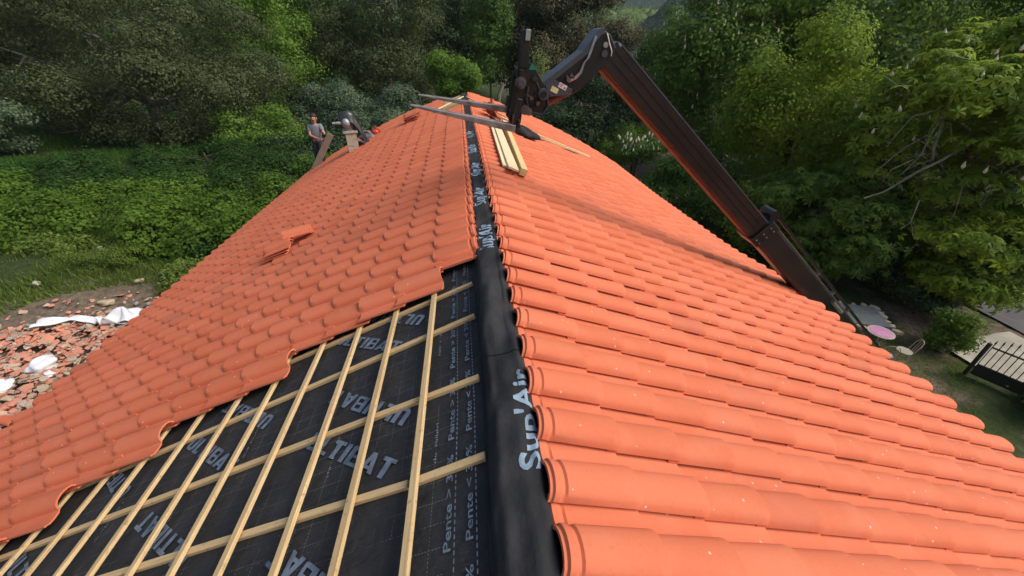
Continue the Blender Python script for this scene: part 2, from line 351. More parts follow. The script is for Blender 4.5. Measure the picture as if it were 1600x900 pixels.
# ------------------------------------------------------------------ roof surface
ALF = 0.39; DE = {-1: 6.553, 1: 5.684}; YEND = 15.05
def S(s, d, Y, n=0.0):
    t = min(max(d / DE[s], 0.0), 1.1)
    q = min(max((Y - 5) / 9, 0), 1); bul = 0.22 * q * q * (3 - 2 * q)
    X = s * (d * math.cos(ALF) + n * math.sin(ALF)) - 0.026 * max(0.0, Y - 1.5) * (1 - t)
    Z = -d * math.sin(ALF) + n * math.cos(ALF) + bul * 4 * t * (1 - t)
    if s > 0:
        Z -= float(np.interp(Y, [5.2, 7, 11, 15], [0, .2, .38, .45])) * t
        if Y > 5.38: Z += 0.012 * min(1.0, (Y - 5.38) / 0.14) * math.exp(-(Y - 5.38) / 0.9)
    return Vector((X, Y, Z))
def frame_at(s, d, Y, n=0.0):
    """x across (left to right seen from the eave), y up the slope, z outwards"""
    o = S(s, d, Y, n)
    up = (S(s, d - 0.06, Y, n) - S(s, d + 0.06, Y, n)).normalized()
    al = (S(s, d, Y + 0.06, n) - S(s, d, Y - 0.06, n)).normalized() * s
    z = al.cross(up).normalized(); x = up.cross(z).normalized()
    return frame(x, up, z, o)

house = empty('house', (0, 8, -6.2), 'house under re-roofing with orange clay tiles and a black ridge membrane', 'house')
# walls
wm = MB()
for s in (-1, 1):
    xw = s * (DE[s] * math.cos(ALF) - 0.45)
    wm.box((xw, 6.4, -5.1), (0.2, 8.35, 2.55))
for yy in (-1.8, 14.6):
    poly = [(-5.4, -7.6), (4.6, -7.6), (4.6, -2.45), (-0.1, -0.6), (-5.4, -2.75)]
    wm.prism(poly, (0, yy, 0), Vector((1, 0, 0)), Vector((0, 0, 1)), Vector((0, 1, 0)), -0.15, 0.15)
wm.build('wall', M['wallr'], house)
# deck + membrane sheet per slope
def slope_sheet(s):
    nd, ny = 24, 84
    ds = np.linspace(0.0, DE[s] - 0.10, nd); ys = np.linspace(-2.0, YEND, ny)
    bm = bmesh.new(); uvl = bm.loops.layers.uv.new('UVMap'); g = {}
    for i, d in enumerate(ds):
        for j, y in enumerate(ys):
            w = 0.0025 * math.sin(d * 9 + y * 2.0) + 0.002 * math.sin(y * 13 + d * 3) if s < 0 else 0
            g[i, j] = bm.verts.new(S(s, d, y, -0.012 + w))
    for i in range(nd - 1):
        for j in range(ny - 1):
            q = [(i, j), (i, j + 1), (i + 1, j + 1), (i + 1, j)]
            if s > 0: q = q[::-1]
            f = bm.faces.new([g[k] for k in q]); f.smooth = True
            for lp, k in zip(f.loops, q): lp[uvl].uv = (ds[k[0]], ys[k[1]])
    me = bpy.data.meshes.new('roof_slope'); bm.to_mesh(me); bm.free(); me.materials.append(M['membrane'])
    o = bpy.data.objects.new('roof_slope', me); link(o, house); o.matrix_basis = parent_inv(house)
    md = o.modifiers.new('thickness', 'SOLIDIFY'); md.thickness = 0.03; md.offset = -1; return o
slopeL = slope_sheet(-1); slopeR = slope_sheet(1)
slopeL['label'] = 'left roof slope, partly tiled, with bare black membrane near the ridge'; slopeR['label'] = 'right roof slope covered in fresh orange tiles'
SL = {-1: slopeL, 1: slopeR}
INV = parent_inv(slopeL)

# ------------------------------------------------------------------ roof tiles
W = 0.2832; GA = {-1: 0.3552, 1: 0.372}; D0 = {-1: 0.515, 1: 0.104 + 0.372}; NC = {-1: 18, 1: 15}
def tile_mesh(name, collar=False, L=0.43):
    prof = []
    for k in range(11):
        a = math.pi * (1 - k / 10.0); prof.append((0.0985 + 0.0985 * math.cos(a), 0.012 + 0.014 * (1 - k / 10.0) ** 2 + 0.069 * math.sin(a) ** 0.85))
    prof[0] = (-0.004, 0.026)
    prof += [(0.208, 0.007), (0.245, 0.003), (0.287, 0.005), (0.302, 0.014), (0.316, 0.015)]
    th = 0.013; n = len(prof)
    rings = [(0.0, 0.0235, 1.005), (0.005, 0.0285, 1.005), (0.05, 0.025, 1.0), (L, 0.003, 0.95)]
    if collar:
        rings = [(0.0, 0.0235, 1.005), (0.005, 0.0285, 1.005), (0.05, 0.025, 1.0), (L - 0.075, 0.009, 0.965), (L - 0.066, 0.001, 0.93), (L - 0.052, 0.001, 0.93),
                 (L - 0.044, 0.008, 0.965), (L - 0.018, 0.007, 0.96), (L - 0.012, -0.004, 0.92), (L, -0.005, 0.92)]
    V = []; Fc = []
    def pt(p, r):
        y, dz, sc = r; sx, sz = p
        if sx < 0.2: sx2 = 0.0985 + (sx - 0.0985) * sc; sz = 0.012 + (sz - 0.012) * sc
        else: sx2 = sx
        return (sx2, y, sz + dz)
    for r in rings: V += [pt(p, r) for p in prof]
    nr = len(rings); b = len(V)
    for r in (rings[0], rings[-1]):
        for p in prof:
            q = pt(p, r); c = (q[0] - 0.0985, q[2])
            inward = th if p[0] >= 0.2 else th
            if p[0] < 0.2:
                ll = math.hypot(c[0], q[2] - 0.0); V.append((q[0] - c[0] / max(ll, 1e-6) * inward, q[1], q[2] - max(q[2], 0) / max(ll, 1e-6) * inward))
            else: V.append((q[0], q[1], q[2] - inward))
    for i in range(nr - 1):
        for k in range(n - 1): Fc.append((i * n + k, i * n + k + 1, (i + 1) * n + k + 1, (i + 1) * n + k))
    for k in range(n - 1):
        Fc.append((k + 1, k, b + k, b + k + 1)); t = (nr - 1) * n
        Fc.append((t + k, t + k + 1, b + n + k + 1, b + n + k)); Fc.append((b + k, b + n + k, b + n + k + 1, b + k + 1))
    Fc.append(tuple([i * n for i in range(nr)] + [b + n, b])); Fc.append(tuple([i * n + n - 1 for i in range(nr)][::-1] + [b + n - 1, b + 2 * n - 1]))
    me = bpy.data.meshes.new(name); me.from_pydata(V, [], Fc); me.materials.append(M['tile'])
    me.polygons.foreach_set('use_smooth', [True] * len(me.polygons)); me.set_sharp_from_angle(angle=R(38)); me.update()
    return me
TM = tile_mesh('roof_tile'); TMC = tile_mesh('roof_tile_with_collar', True)

def project(p):
    d = Vector(p) - CAM; z = d.dot(FWD); return (800 + 604.9 * d.dot(RGT) / z, 450 - 604.9 * d.dot(UPV) / z, z) if z > 0.05 else (0, 0, -1)
tiles = []
def tint_for(s, Yc, j):
    t = 0.0
    if s > 0 and 5.05 < Yc < 5.75: t = random.choice([0.0, 0.05, 0.1, 0.2])  # browner tiles at the crease, with the boom's shadow band in their tint
    elif s > 0 and 5.75 < Yc < 6.3: t = random.choice([0, 0.05, 0.15])
    elif random.random() < 0.03: t = random.uniform(0.05, 0.2)
    if s < 0 and 4.6 < Yc < 5.4 and random.random() < 0.35: t = random.uniform(0.1, 0.3)  # left slope: boom head's shadow put into darker tile tints
    return t
cut = [3.03, 2.74, 2.74, 2.74, 2.74, 2.43, 2.43, 2.43, 2.12, 2.12, 1.80, 1.50, 1.2, 0.9, 0.6, 0.3, 0.0, -0.3]
for s in (-1, 1):
    for j in range(NC[s]):
        d = D0[s] + GA[s] * j
        for K in range(-16, 50):
            if s < 0:
                Y0 = 3.345 + K * W - 0.04 * (d - 0.3); lo = Y0 - 0.29; mid = Y0 - 0.14; top = Y0
                if lo < cut[j] - 0.12: continue
                if j <= 1 and Y0 > 12.0: continue          # still open beside the far end of the ridge
            else:
                Y0 = 2.2467 + K * W; lo = Y0; mid = Y0 + 0.14; top = Y0 + 0.29
                if lo < -1.6: continue
            if top > YEND + 0.12: continue
            dj = d + random.gauss(0, 0.0025)
            Mx = frame_at(s, dj, Y0 + random.gauss(0, 0.0015), 0.052 + random.gauss(0, 0.0015)) @ Matrix.Rotation(random.gauss(0, 0.006), 4, 'Z') @ Matrix.Rotation(random.gauss(0, 0.004), 4, 'X') @ Matrix.Rotation(random.gauss(0, 0.011), 4, 'Y')
            px, py, z = project(S(s, d - 0.2, mid, 0.08))
            vis = z > 0 and -60 < px < 1660 and -40 < py < 960
            tiles.append((z if vis else 999, s, j, Mx, tint_for(s, mid, j)))
tiles.sort(key=lambda t: t[0])
for k, (z, s, j, Mx, tint) in enumerate(tiles[:300]):
    o = bpy.data.objects.new('roof_tile', TMC if j == 0 else TM); link(o, SL[s]); o.matrix_basis = Mx.copy()
    o.color = (1 - tint, 1, 1, 1)
# slopes sit at the world origin (their own basis cancels the house offset), so tile matrices are world matrices
def join_tiles(lst, name, parent):
    V0 = []; Fq = []; rn = []; tn = []; sharp = None
    base = {}
    for key, me in ((False, TM), (True, TMC)):
        v = np.zeros(len(me.vertices) * 3); me.vertices.foreach_get('co', v); base[key] = (v.reshape(-1, 3), [tuple(p.vertices) for p in me.polygons])
    off = 0; faces = []
    for z, s, j, Mx, tint in lst:
        v, f = base[j == 0]; A = np.array(Mx)
        V0.append(v @ A[:3, :3].T + A[:3, 3]); faces += [tuple(i + off for i in q) for q in f]; off += len(v)
        r = random.random(); rn += [r] * len(f); tn += [tint] * len(f)
    me = bpy.data.meshes.new(name); me.from_pydata(np.concatenate(V0).tolist(), [], faces); me.materials.append(M['tile'])
    for nm, arr in (('rnd', rn), ('tint', tn)):
        a = me.attributes.new(nm, 'FLOAT', 'FACE'); a.data.foreach_set('value', arr)
    me.polygons.foreach_set('use_smooth', [True] * len(me.polygons)); me.set_sharp_from_angle(angle=R(38)); me.update()
    o = bpy.data.objects.new(name, me); link(o, parent); o['kind'] = 'stuff'; return o
for s in (-1, 1): join_tiles([t for t in tiles[300:] if t[1] == s], 'roof_tile_field', SL[s])

# ------------------------------------------------------------------ battens
def beam(name, a, b, w, t, up, parent, mat, bend=0.0):
    """a rough sawn stick with length-wise UVs, slightly bowed"""
    a = Vector(a); b = Vector(b); d = b - a; L = d.length; d.normalize(); up = Vector(up); y = up.cross(d).normalized(); z = d.cross(y).normalized()
    bm = bmesh.new(); uvl = bm.loops.layers.uv.new('UVMap'); nseg = max(1, int(L / 0.35)); rings = []
    for i in range(nseg + 1):
        f = i / nseg; c = a + d * (L * f) + y * (bend * math.sin(math.pi * f)); e = 0.003
        ww = w / 2 + random.gauss(0, 0.0006); tt = t / 2
        pr = [(-ww + e, -tt), (ww - e, -tt), (ww, -tt + e), (ww, tt - e), (ww - e, tt), (-ww + e, tt), (-ww, tt - e), (-ww, -tt + e)]
        rings.append([bm.verts.new(c + y * p[0] + z * p[1]) for p in pr])
    cum = [0, w, w, w + t, w + t, 2 * w + t, 2 * w + t, 2 * w + 2 * t, 2 * w + 2 * t]
    for i in range(nseg):
        for k in range(8):
            f = bm.faces.new([rings[i][k], rings[i][(k + 1) % 8], rings[i + 1][(k + 1) % 8], rings[i + 1][k]])
            for lp, uvv in zip(f.loops, [(i, k), (i, k + 1), (i + 1, k + 1), (i + 1, k)]): lp[uvl].uv = (L * uvv[0] / nseg, cum[uvv[1]])
    for r, fl in ((rings[0], True), (rings[-1], False)):
        f = bm.faces.new(r[::-1] if fl else r)
        for k, lp in enumerate(f.loops): lp[uvl].uv = (k * 0.01, k * 0.01)
    bmesh.ops.recalc_face_normals(bm, faces=bm.faces[:])
    me = bpy.data.meshes.new(name); bm.to_mesh(me); bm.free(); me.materials.append(mat)
    o = bpy.data.objects.new(name, me); link(o, parent)
    if parent is not None and parent not in (slopeL, slopeR): o.matrix_basis = parent_inv(parent)
    return o
NL = (S(-1, 1, 0, 1) - S(-1, 1, 0, 0)).normalized(); NR = (S(1, 1, 0, 1) - S(1, 1, 0, 0)).normalized()
def LP(d, Y, n=0.0): return S(-1, d, Y, n)
# counter battens down the slope (under), tile battens along the ridge (over)
CB = [(0.62, 0.62), (1.138, 1.235), (1.66, 1.664), (2.275, 2.15), (2.72, 2.66), (3.22, 3.2)]
for k, (ya, yb) in enumerate(CB):
    if k == 1:
        beam('counter_batten', LP(0.185, 1.137, 0.002), LP(0.592, 1.128, 0.002), 0.040, 0.028, NL, slopeL, M['batten'])
        beam('counter_batten', LP(0.606, 1.128, 0.002), LP(5.2, 1.30, 0.002), 0.040, 0.028, NL, slopeL, M['batten'])
    else: beam('counter_batten', LP(0.20, ya, 0.002), LP(5.2, ya + (yb - ya) * 1.75, 0.002), 0.040, 0.028, NL, slopeL, M['batten'], 0.004)
for i in range(13):
    d = 0.534 + 0.36 * i; yend = (cut[min(i, 17)] + 0.5)
    beam('tile_batten', LP(d + random.gauss(0, 0.004), -1.2, 0.0285), LP(d + random.gauss(0, 0.004), yend, 0.0285), 0.040, 0.025, NL, slopeL, M['batten'], random.gauss(0, 0.006))
# bare battens beside the far end of the ridge
for k in range(11): beam('tile_batten', LP(0.10, 12.1 + 0.27 * k, 0.03), LP(0.80, 12.1 + 0.27 * k, 0.03), 0.10, 0.03, NL, slopeL, M['plank2'])

# ------------------------------------------------------------------ ridge membrane (draped over the ridge board)
def ridge_pt(a, Y):
    """a in [0,1] from the left slope over the crest to the right slope"""
    xr = -0.026 * max(0.0, Y - 1.5)
    near = 1 - float(sm(1.9, 2.7, Y))
    hw = 0.114 + 0.006 * near; hh = 0.090 + 0.010 * near
    cx = xr - 0.036 - 0.004 * near
    wob = 0.006 * math.sin(Y * 5.3) + 0.004 * math.sin(Y * 11.1 + 1)
    if a < 0.28:
        t = a / 0.28; d = 0.185 - t * 0.04; p = LP(d, Y, 0.006 + 0.004 * math.sin(Y * 9 + 3 * t) ); p.x += 0.0
        if Y > 3.2: p = LP(0.20 - t * 0.055, Y, 0.008)
        return p
    th = math.pi * (1 - (a - 0.28) / 0.72)
    e = 0.8 if Y < 2.2 else 0.62
    cth, sth = math.cos(th), math.sin(th)
    x = math.copysign(abs(cth) ** e, cth); z = max(sth, 0) ** 0.75
    w2 = (0.006 * math.sin(3 * th + Y * 7.0) + 0.004 * math.sin(Y * 23 + 5 * th) + 0.005 * math.sin(9 * th + 2.2 * math.sin(Y * 2.1)) + 0.007 * math.sin(Y * 4.0 + 2.5 * th) ** 9) * sth
    return Vector((cx + (hw + 0.008 * (x > 0)) * x + wob * sth, Y, -0.062 + hh * z * 1.12 + w2 + 0.045 * max(0.0, cth)))
def sweep(fn, a0, a1, na, ys, name, mat, parent, thick=0.002):
    bm = bmesh.new(); g = [[bm.verts.new(fn(a0 + (a1 - a0) * i / (na - 1), y)) for y in ys] for i in range(na)]
    for i in range(na - 1):
        for j in range(len(ys) - 1): bm.faces.new([g[i][j], g[i][j + 1], g[i + 1][j + 1], g[i + 1][j]]).smooth = True
    bmesh.ops.recalc_face_normals(bm, faces=bm.faces[:])
    me = bpy.data.meshes.new(name); bm.to_mesh(me); bm.free(); me.materials.append(mat)
    o = bpy.data.objects.new(name, me); link(o, parent); o.matrix_basis = parent_inv(parent)
    return o
ridge = sweep(ridge_pt, 0, 1, 34, np.concatenate([np.linspace(-1.8, 4, 120), np.linspace(4.1, YEND, 110)]), 'ridge_membrane', M['ridge'], house)
ridge['label'] = 'black breather membrane draped over the ridge with pale printed lettering'
# loose fold standing open where two lengths overlap
def fold_pt(a, Y):
    f = float(sm(1.75, 2.25, Y)) * float(sm(3.05, 2.5, Y))
    base = ridge_pt(0.42 + 0.40 * a, Y)
    return base + Vector((0.030 * f * math.sin(a * 3.1), 0, 0.008 + f * (0.045 * (1 - a) + 0.03 * math.sin(a * 6.0))))
sweep(fold_pt, 0, 1, 12, np.linspace(1.72, 3.1, 40), 'membrane_fold', M['ridge'], house)
beam('ridge_board', (-0.06, 1.9, -0.03), (-0.40, YEND - 0.1, -0.03), 0.05, 0.09, (0, 0, 1), house, M['batten'])

# printed lettering (flat print on the membranes)
def text_mesh(txt, bold=0.0):
    cu = bpy.data.curves.new('t', 'FONT'); cu.body = txt; cu.offset = bold; cu.resolution_u = 3
    o = bpy.data.objects.new('t', cu); col.objects.link(o); bpy.context.view_layer.update()
    me = bpy.data.meshes.new_from_object(o.evaluated_get(bpy.context.evaluated_depsgraph_get()))
    bpy.data.objects.remove(o); bpy.data.curves.remove(cu)
    bm = bmesh.new(); bm.from_mesh(me); bpy.data.meshes.remove(me)
    bmesh.ops.triangulate(bm, faces=bm.faces[:])
    return bm
def lettering(txt, fn, length, mat, parent, bold=0.02, cuts=0, height=None, name='printed_lettering'):
    bm = text_mesh(txt, bold)
    if cuts: bmesh.ops.subdivide_edges(bm, edges=bm.edges[:], cuts=cuts, use_grid_fill=False); bmesh.ops.triangulate(bm, faces=bm.faces[:])
    x0 = min(v.co.x for v in bm.verts); x1 = max(v.co.x for v in bm.verts); k = length / (x1 - x0); kh = k
    if height: kh = height / max(v.co.y for v in bm.verts)
    for v in bm.verts: v.co = fn((v.co.x - x0) * k, v.co.y * kh)
    bmesh.ops.recalc_face_normals(bm, faces=bm.faces[:])
    me = bpy.data.meshes.new(name); bm.to_mesh(me); bm.free(); me.materials.append(mat)
    o = bpy.data.objects.new(name, me); link(o, parent)
    if parent not in (slopeL, slopeR): o.matrix_basis = parent_inv(parent)
    return o
GL = {   # heavy block letters as butting quads in a unit-high cell
 'U': (0.62, [[(0, .2), (.22, .2), (.22, 1), (0, 1)], [(.40, .2), (.62, .2), (.62, 1), (.40, 1)], [(0, .2), (.12, 0), (.50, 0), (.62, .2)]]),
 'L': (0.50, [[(0, .2), (.22, .2), (.22, 1), (0, 1)], [(0, 0), (.50, 0), (.50, .2), (0, .2)]]),
 'T': (0.58, [[(.18, 0), (.40, 0), (.40, .8), (.18, .8)], [(0, .8), (.58, .8), (.58, 1), (0, 1)]]),
 'I': (0.22, [[(0, 0), (.22, 0), (.22, 1), (0, 1)]]),
 'B': (0.64, [[(0, 0), (.22, 0), (.22, 1), (0, 1)], [(.22, .82), (.5, .82), (.56, 1), (.22, 1)], [(.22, .42), (.5, .42), (.5, .58), (.22, .58)], [(.22, 0), (.58, 0), (.5, .18), (.22, .18)],
              [(.5, .42), (.64, .34), (.64, .08), (.58, 0), (.5, .18)], [(.5, .58), (.5, .82), (.56, 1), (.62, .92), (.62, .64)], [(.5, .42), (.64, .34), (.62, .64), (.5, .58)]]),
 'A': (0.70, [[(0, 0), (.21, 0), (.35, .62), (.35, 1), (.25, 1)], [(.49, 0), (.70, 0), (.45, 1), (.35, 1), (.35, .62)], [(.246, .16), (.454, .16), (.418, .32), (.282, .32)]]),
}
def logo(d0, y0, d1, y1, txt='ULTIBAT'):
    u = Vector((-(d1 - d0), y1 - y0)); L = u.length; u.normalize(); w = Vector((-u.y, u.x)); h = 0.112; d0, y0, L = d0 - u.x * L * 0.06, y0 + u.y * L * 0.06, L * 0.88
    tot = sum(GL[c][0] for c in txt) + 0.10 * (len(txt) - 1); k = L / tot; x = 0.0; mb = MB()
    for c in txt:
        for poly in GL[c][1]:
            mb.add([LP(d0 - (u.x * (x + p[0]) * k + w.x * p[1] * h), y0 + u.y * (x + p[0]) * k + w.y * p[1] * h, -0.003) for p in poly], [tuple(range(len(poly)))])
        x += GL[c][0] + 0.10
    me = bpy.data.meshes.new('printed_lettering'); me.from_pydata(mb.v, [], mb.f); me.materials.append(M['print']); o = bpy.data.objects.new('printed_lettering', me); link(o, slopeL); return o
for q in ((1.47, 1.66, 0.71, 1.17), (0.60, 1.58, 1.34, 2.09), (1.58, 2.72, 0.82, 2.20), (0.58, 2.52, 1.3, 3.02), (2.74, 2.12, 2.00, 1.62), (1.80, 2.02, 2.52, 2.50), (1.92, 1.16, 2.66, 1.62),
          (0.66, 0.62, 1.36, 1.09), (3.95, 1.62, 3.2, 1.1), (2.25, 1.00, 1.5, 0.50), (3.0, 1.85, 3.6, 2.3)): logo(*q)
for row, (d0, off) in enumerate(((0.362, 0.0), (0.258, 0.02))):
    for k in range(-2, 5):
        ya = 0.77 + off + 0.53 * k
        lettering('Pente %s 30%%' % ('>' if row == 0 else '<'), lambda a, b: LP(d0 + b, ya + a, 0.0), 0.44, M['print'], slopeL, 0.012, 0, 0.034)
    mb = MB()
    for k in range(-30, 118):
        ya = 0.03 * k
        P = [LP(d0 - 0.020, ya, 0.0), LP(d0 - 0.0145, ya, 0.0), LP(d0 - 0.0145, ya + 0.018, 0.0), LP(d0 - 0.020, ya + 0.018, 0.0)]
        mb.add(P, [(0, 1, 2, 3)])
    o = mb.build('printed_dash_line', M['print'], house)
for d0, ya in ((1.15, 1.35), (1.95, 1.75), (2.35, 1.25), (0.95, 1.9), (3.0, 1.5), (1.62, 2.2), (0.46, 1.2), (0.47, 2.0)):      # worn, unreadable small print
    mb = MB(); a = 0.0; gl = random.Random(int(d0 * 100))
    while a < 0.26:
        L_ = gl.uniform(0.006, 0.014); h0 = gl.choice((0.0, 0.0, 0.006)); h1 = gl.choice((0.010, 0.016, 0.016))
        if gl.random() < 0.75: mb.add([LP(d0 + h0, ya + a, -0.002), LP(d0 + h0, ya + a + L_ * 0.4, -0.002), LP(d0 + h1, ya + a + L_ * 0.4, -0.002), LP(d0 + h1, ya + a, -0.002)], [(0, 1, 2, 3)])
        a += L_ + 0.004
    me = bpy.data.meshes.new('worn_small_print'); me.from_pydata(mb.v, [], mb.f); me.materials.append(M['print_light']); link(bpy.data.objects.new('worn_small_print', me), slopeL)
_lt = lettering
def lettering_ridge(txt, ya, a_bot, a_top, L, mat):
    def fn(a, b):
        q = a_bot + (a_top - a_bot) * b; p = ridge_pt(q, ya + a)
        t1 = ridge_pt(q + 0.01, ya + a) - p; t2 = ridge_pt(q, ya + a + 0.01) - p; nn = t2.cross(t1).normalized()
        if nn.z < 0: nn = -nn
        return p + nn * 0.003
    return _lt(txt, fn, L, mat, ridge, 0.025, 3, 1.0)
lettering_ridge("Sup'Air", 0.965, 0.865, 0.655, 0.60, M['print_light'])
for ya, L in ((3.05, 0.62), (4.2, 0.62), (5.35, 0.6), (6.6, 0.6), (7.8, 0.6)): lettering_ridge("Sup'Air", ya, 0.74, 0.56, L, M['print_light'])

# ------------------------------------------------------------------ telehandler
EX, EY, EZ = Vector((1, 0, 0)), Vector((0, 1, 0)), Vector((0, 0, 1))
tele = empty('telehandler', (8.6, 4.95, -7.2), 'black telehandler boom reaching over the roof with two empty pallet forks', 'telehandler')
YC = 4.95
def prism_y(name, poly, y0, y1, mat, parent=tele, bev=0.0, label=None):
    mb = MB(); mb.prism(poly, (0, 0, 0), EX, EZ, EY, y0, y1); o = mb.build(name, mat, parent, None, label)
    if bev:
        md = o.modifiers.new('bevel', 'BEVEL'); md.width = bev; md.segments = 2; md.limit_method = 'ANGLE'
    return o
bd = Vector((4.02 - 1.40, 0, -0.835 - 1.475)).normalized(); bn = Vector((-bd.z, 0, bd.x)); bn = bn if bn.z > 0 else -bn
def boom_box(name, c0, L0, L1, h, w, mat, bev=0.012):
    mb = MB(); mb.box(Vector(c0) + bd * ((L0 + L1) / 2), ((L1 - L0) / 2, w / 2, h / 2), (bd, EY, bn)); o = mb.build(name, mat, tele)
    md = o.modifiers.new('bevel', 'BEVEL'); md.width = bev; md.segments = 2; return o
B0 = Vector((1.395, YC, 1.475))
inner = boom_box('inner_boom', B0, -0.02, 4.4, 0.295, 0.30, M['steel_brown'], 0.03)
for off, hh in ((0.142, 0.008), (0.06, 0.006), (-0.03, 0.004)):       # folded ribs along the side plate
    mb = MB(); mb.box(B0 + bd * 1.75 + bn * off + EY * -0.152, (1.70, 0.006, hh), (bd, EY, bn)); mb.build('side_rib', M['steel_grey'] if off > 0.1 else M['steel_black'], inner)
mb = MB(); mb.box(B0 + bd * 1.75 - bn * 0.153, (1.72, 0.10, 0.008), (bd, EY, bn)); mb.build('wear_strip', M['rust'], inner)
outer = boom_box('outer_boom', B0 + bn * 0.022, 3.42, 9.9, 0.335, 0.335, M['steel_black'], 0.03)
mb = MB(); mb.box(B0 + bd * 5.4 + bn * 0.1955 + EY * -0.150, (1.9, 0.012, 0.006), (bd, EY, bn)); mb.build('edge_strip', M['chrome'], outer)
collar = boom_box('boom_collar', B0 + bn * 0.012, 3.36, 3.56, 0.385, 0.39, M['steel_black'], 0.015)
for a in (-0.12, 0.0, 0.12):
    for b in (3.42, 3.50):
        mb = MB(); c = B0 + bd * b + bn * a - EY * 0.195; mb.tube([c, c - EY * 0.012], 0.012, 8); mb.build('bolt', M['chrome'], collar)
mb = MB(); mb.box(B0 + bd * 3.40 + bn * 0.25, (0.07, 0.10, 0.06), (bd, EY, bn)); mb.tube([B0 + bd * 3.36 + bn * 0.27 - EY * 0.12, B0 + bd * 3.36 + bn * 0.27 + EY * 0.12], 0.075, 14); mb.build('hose_guide', M['steel_black'], tele, 35)
mb = MB(); mb.bar(B0 + bd * 3.45 + bn * 0.31 - EY * 0.05, B0 + bd * 8.6 + bn * 0.27 - EY * 0.05, 0.05, 0.035, bn); mb.build('hose_rail', M['steel_black'], tele)
mb = MB()
for b in (4.9, 5.5, 6.1): mb.box(B0 + bd * b + bn * 0.235 - EY * 0.10, (0.025, 0.025, 0.035), (bd, EY, bn))
mb.build('rail_bracket', M['steel_worn'], tele)
mb = MB(); mb.tube([B0 + bd * 5.55 + bn * 0.13 - EY * 0.20, B0 + bd * 5.9 + bn * 0.13 - EY * 0.20], 0.035, 12); mb.build('cylinder_rod', M['chrome'], tele, 35)
# gooseneck head
goose = [(0.68, 1.19), (1.12, 1.49), (1.15, 1.55), (1.26, 1.68), (1.31, 1.69), (1.38, 1.65), (1.50, 1.47), (1.33, 1.34), (1.10, 1.13), (1.00, 1.08), (0.74, 1.06)]
head = prism_y('boom_head', goose, YC - 0.15, YC + 0.15, M['steel_black'], bev=0.01)
top = [(0.66, 1.205), (1.10, 1.505), (1.135, 1.56), (1.25, 1.70), (1.31, 1.712), (1.31, 1.655), (1.275, 1.645), (1.175, 1.53), (1.14, 1.47), (0.70, 1.165)]
prism_y('head_top_plate', top, YC - 0.175, YC + 0.17, M['steel_grey'], bev=0.004)
cheek = [(0.69, 1.175), (0.79, 1.235), (1.00, 1.135), (0.985, 1.085), (0.75, 1.065)]
ck = prism_y('head_cheek_plate', cheek, YC - 0.185, YC - 0.153, M['steel_grey'], bev=0.003)
def sticker(c, w, h, rot, y, mat, name, parent):
    mb = MB(); ux = Vector((math.cos(rot), 0, math.sin(rot))); uz = Vector((-math.sin(rot), 0, math.cos(rot)))
    mb.box((c[0], y, c[1]), (w / 2, 0.0015, h / 2), (ux, EY, uz)); return mb.build(name, mat, parent), ux, uz
st, ux, uz = sticker((0.795, 1.135), 0.085, 0.055, R(-25), YC - 0.188, M['yellow_lbl'], 'yellow_sticker', head)
st2, ux, uz = sticker((0.885, 1.168), 0.095, 0.050, R(-25), YC - 0.188, M['white_lbl'], 'white_sticker', head)
mb = MB()
for a, b, w, h in ((-0.02, 0.010, 0.04, 0.008), (-0.02, -0.008, 0.035, 0.006), (0.028, -0.006, 0.022, 0.018)):
    c = Vector((0.885, YC - 0.1905, 1.168)) + ux * a + uz * b; mb.box(c, (w / 2, 0.001, h / 2), (ux, EY, uz))
mb.build('sticker_print', M['red_lbl'], head)
yp = YC - 0.165
for off in (0.0, 0.022):
    pp = [(0.94, 1.215 + off * 0.3), (1.02, 1.255), (1.075, 1.31), (1.105, 1.39 + off), (1.145, 1.43 + off), (1.165, 1.50), (1.20 - off * 0.3, 1.60), (1.215, 1.64)]
    mb = MB(); mb.tube([(a + off * 0.5, yp - 0.012, b - off * 0.5) for a, b in pp], 0.0095, 8); mb.build('hydraulic_pipe', M['chrome'], head, 40)
mb = MB(); mb.tube([(1.335, yp, 1.66), (1.375, yp, 1.56), (1.405, yp, 1.50), (1.405, yp, 1.45)], 0.009, 8); mb.build('hydraulic_pipe', M['chrome'], head, 40)
mb = MB()
for a, b, r, l in ((0.945, 1.235, 0.024, 0.06), (0.975, 1.275, 0.016, 0.05), (0.93, 1.265, 0.014, 0.05), (1.0, 1.255, 0.014, 0.05)): mb.tube([(a, YC - 0.15, b), (a, YC - 0.15 - l, b)], r, 10)
mb.build('valve_block', M['steel_worn'], head, 40)
mb = MB(); mb.tube([(1.335, YC - 0.15, 1.555), (1.335, YC - 0.17, 1.555)], 0.028, 12); mb.build('pin_cap', M['chrome'], head, 40)
mb = MB(); mb.tube([(1.33, YC - 0.15, 1.475), (1.33, YC - 0.175, 1.475)], 0.035, 14); mb.build('pin_cap', M['steel_grey'], head, 40)
mb = MB(); mb.tube([(0.76, YC, 0.985), (1.12, YC, 1.155)], 0.042, 14); mb.build('tilt_cylinder', M['rust'], head, 40)
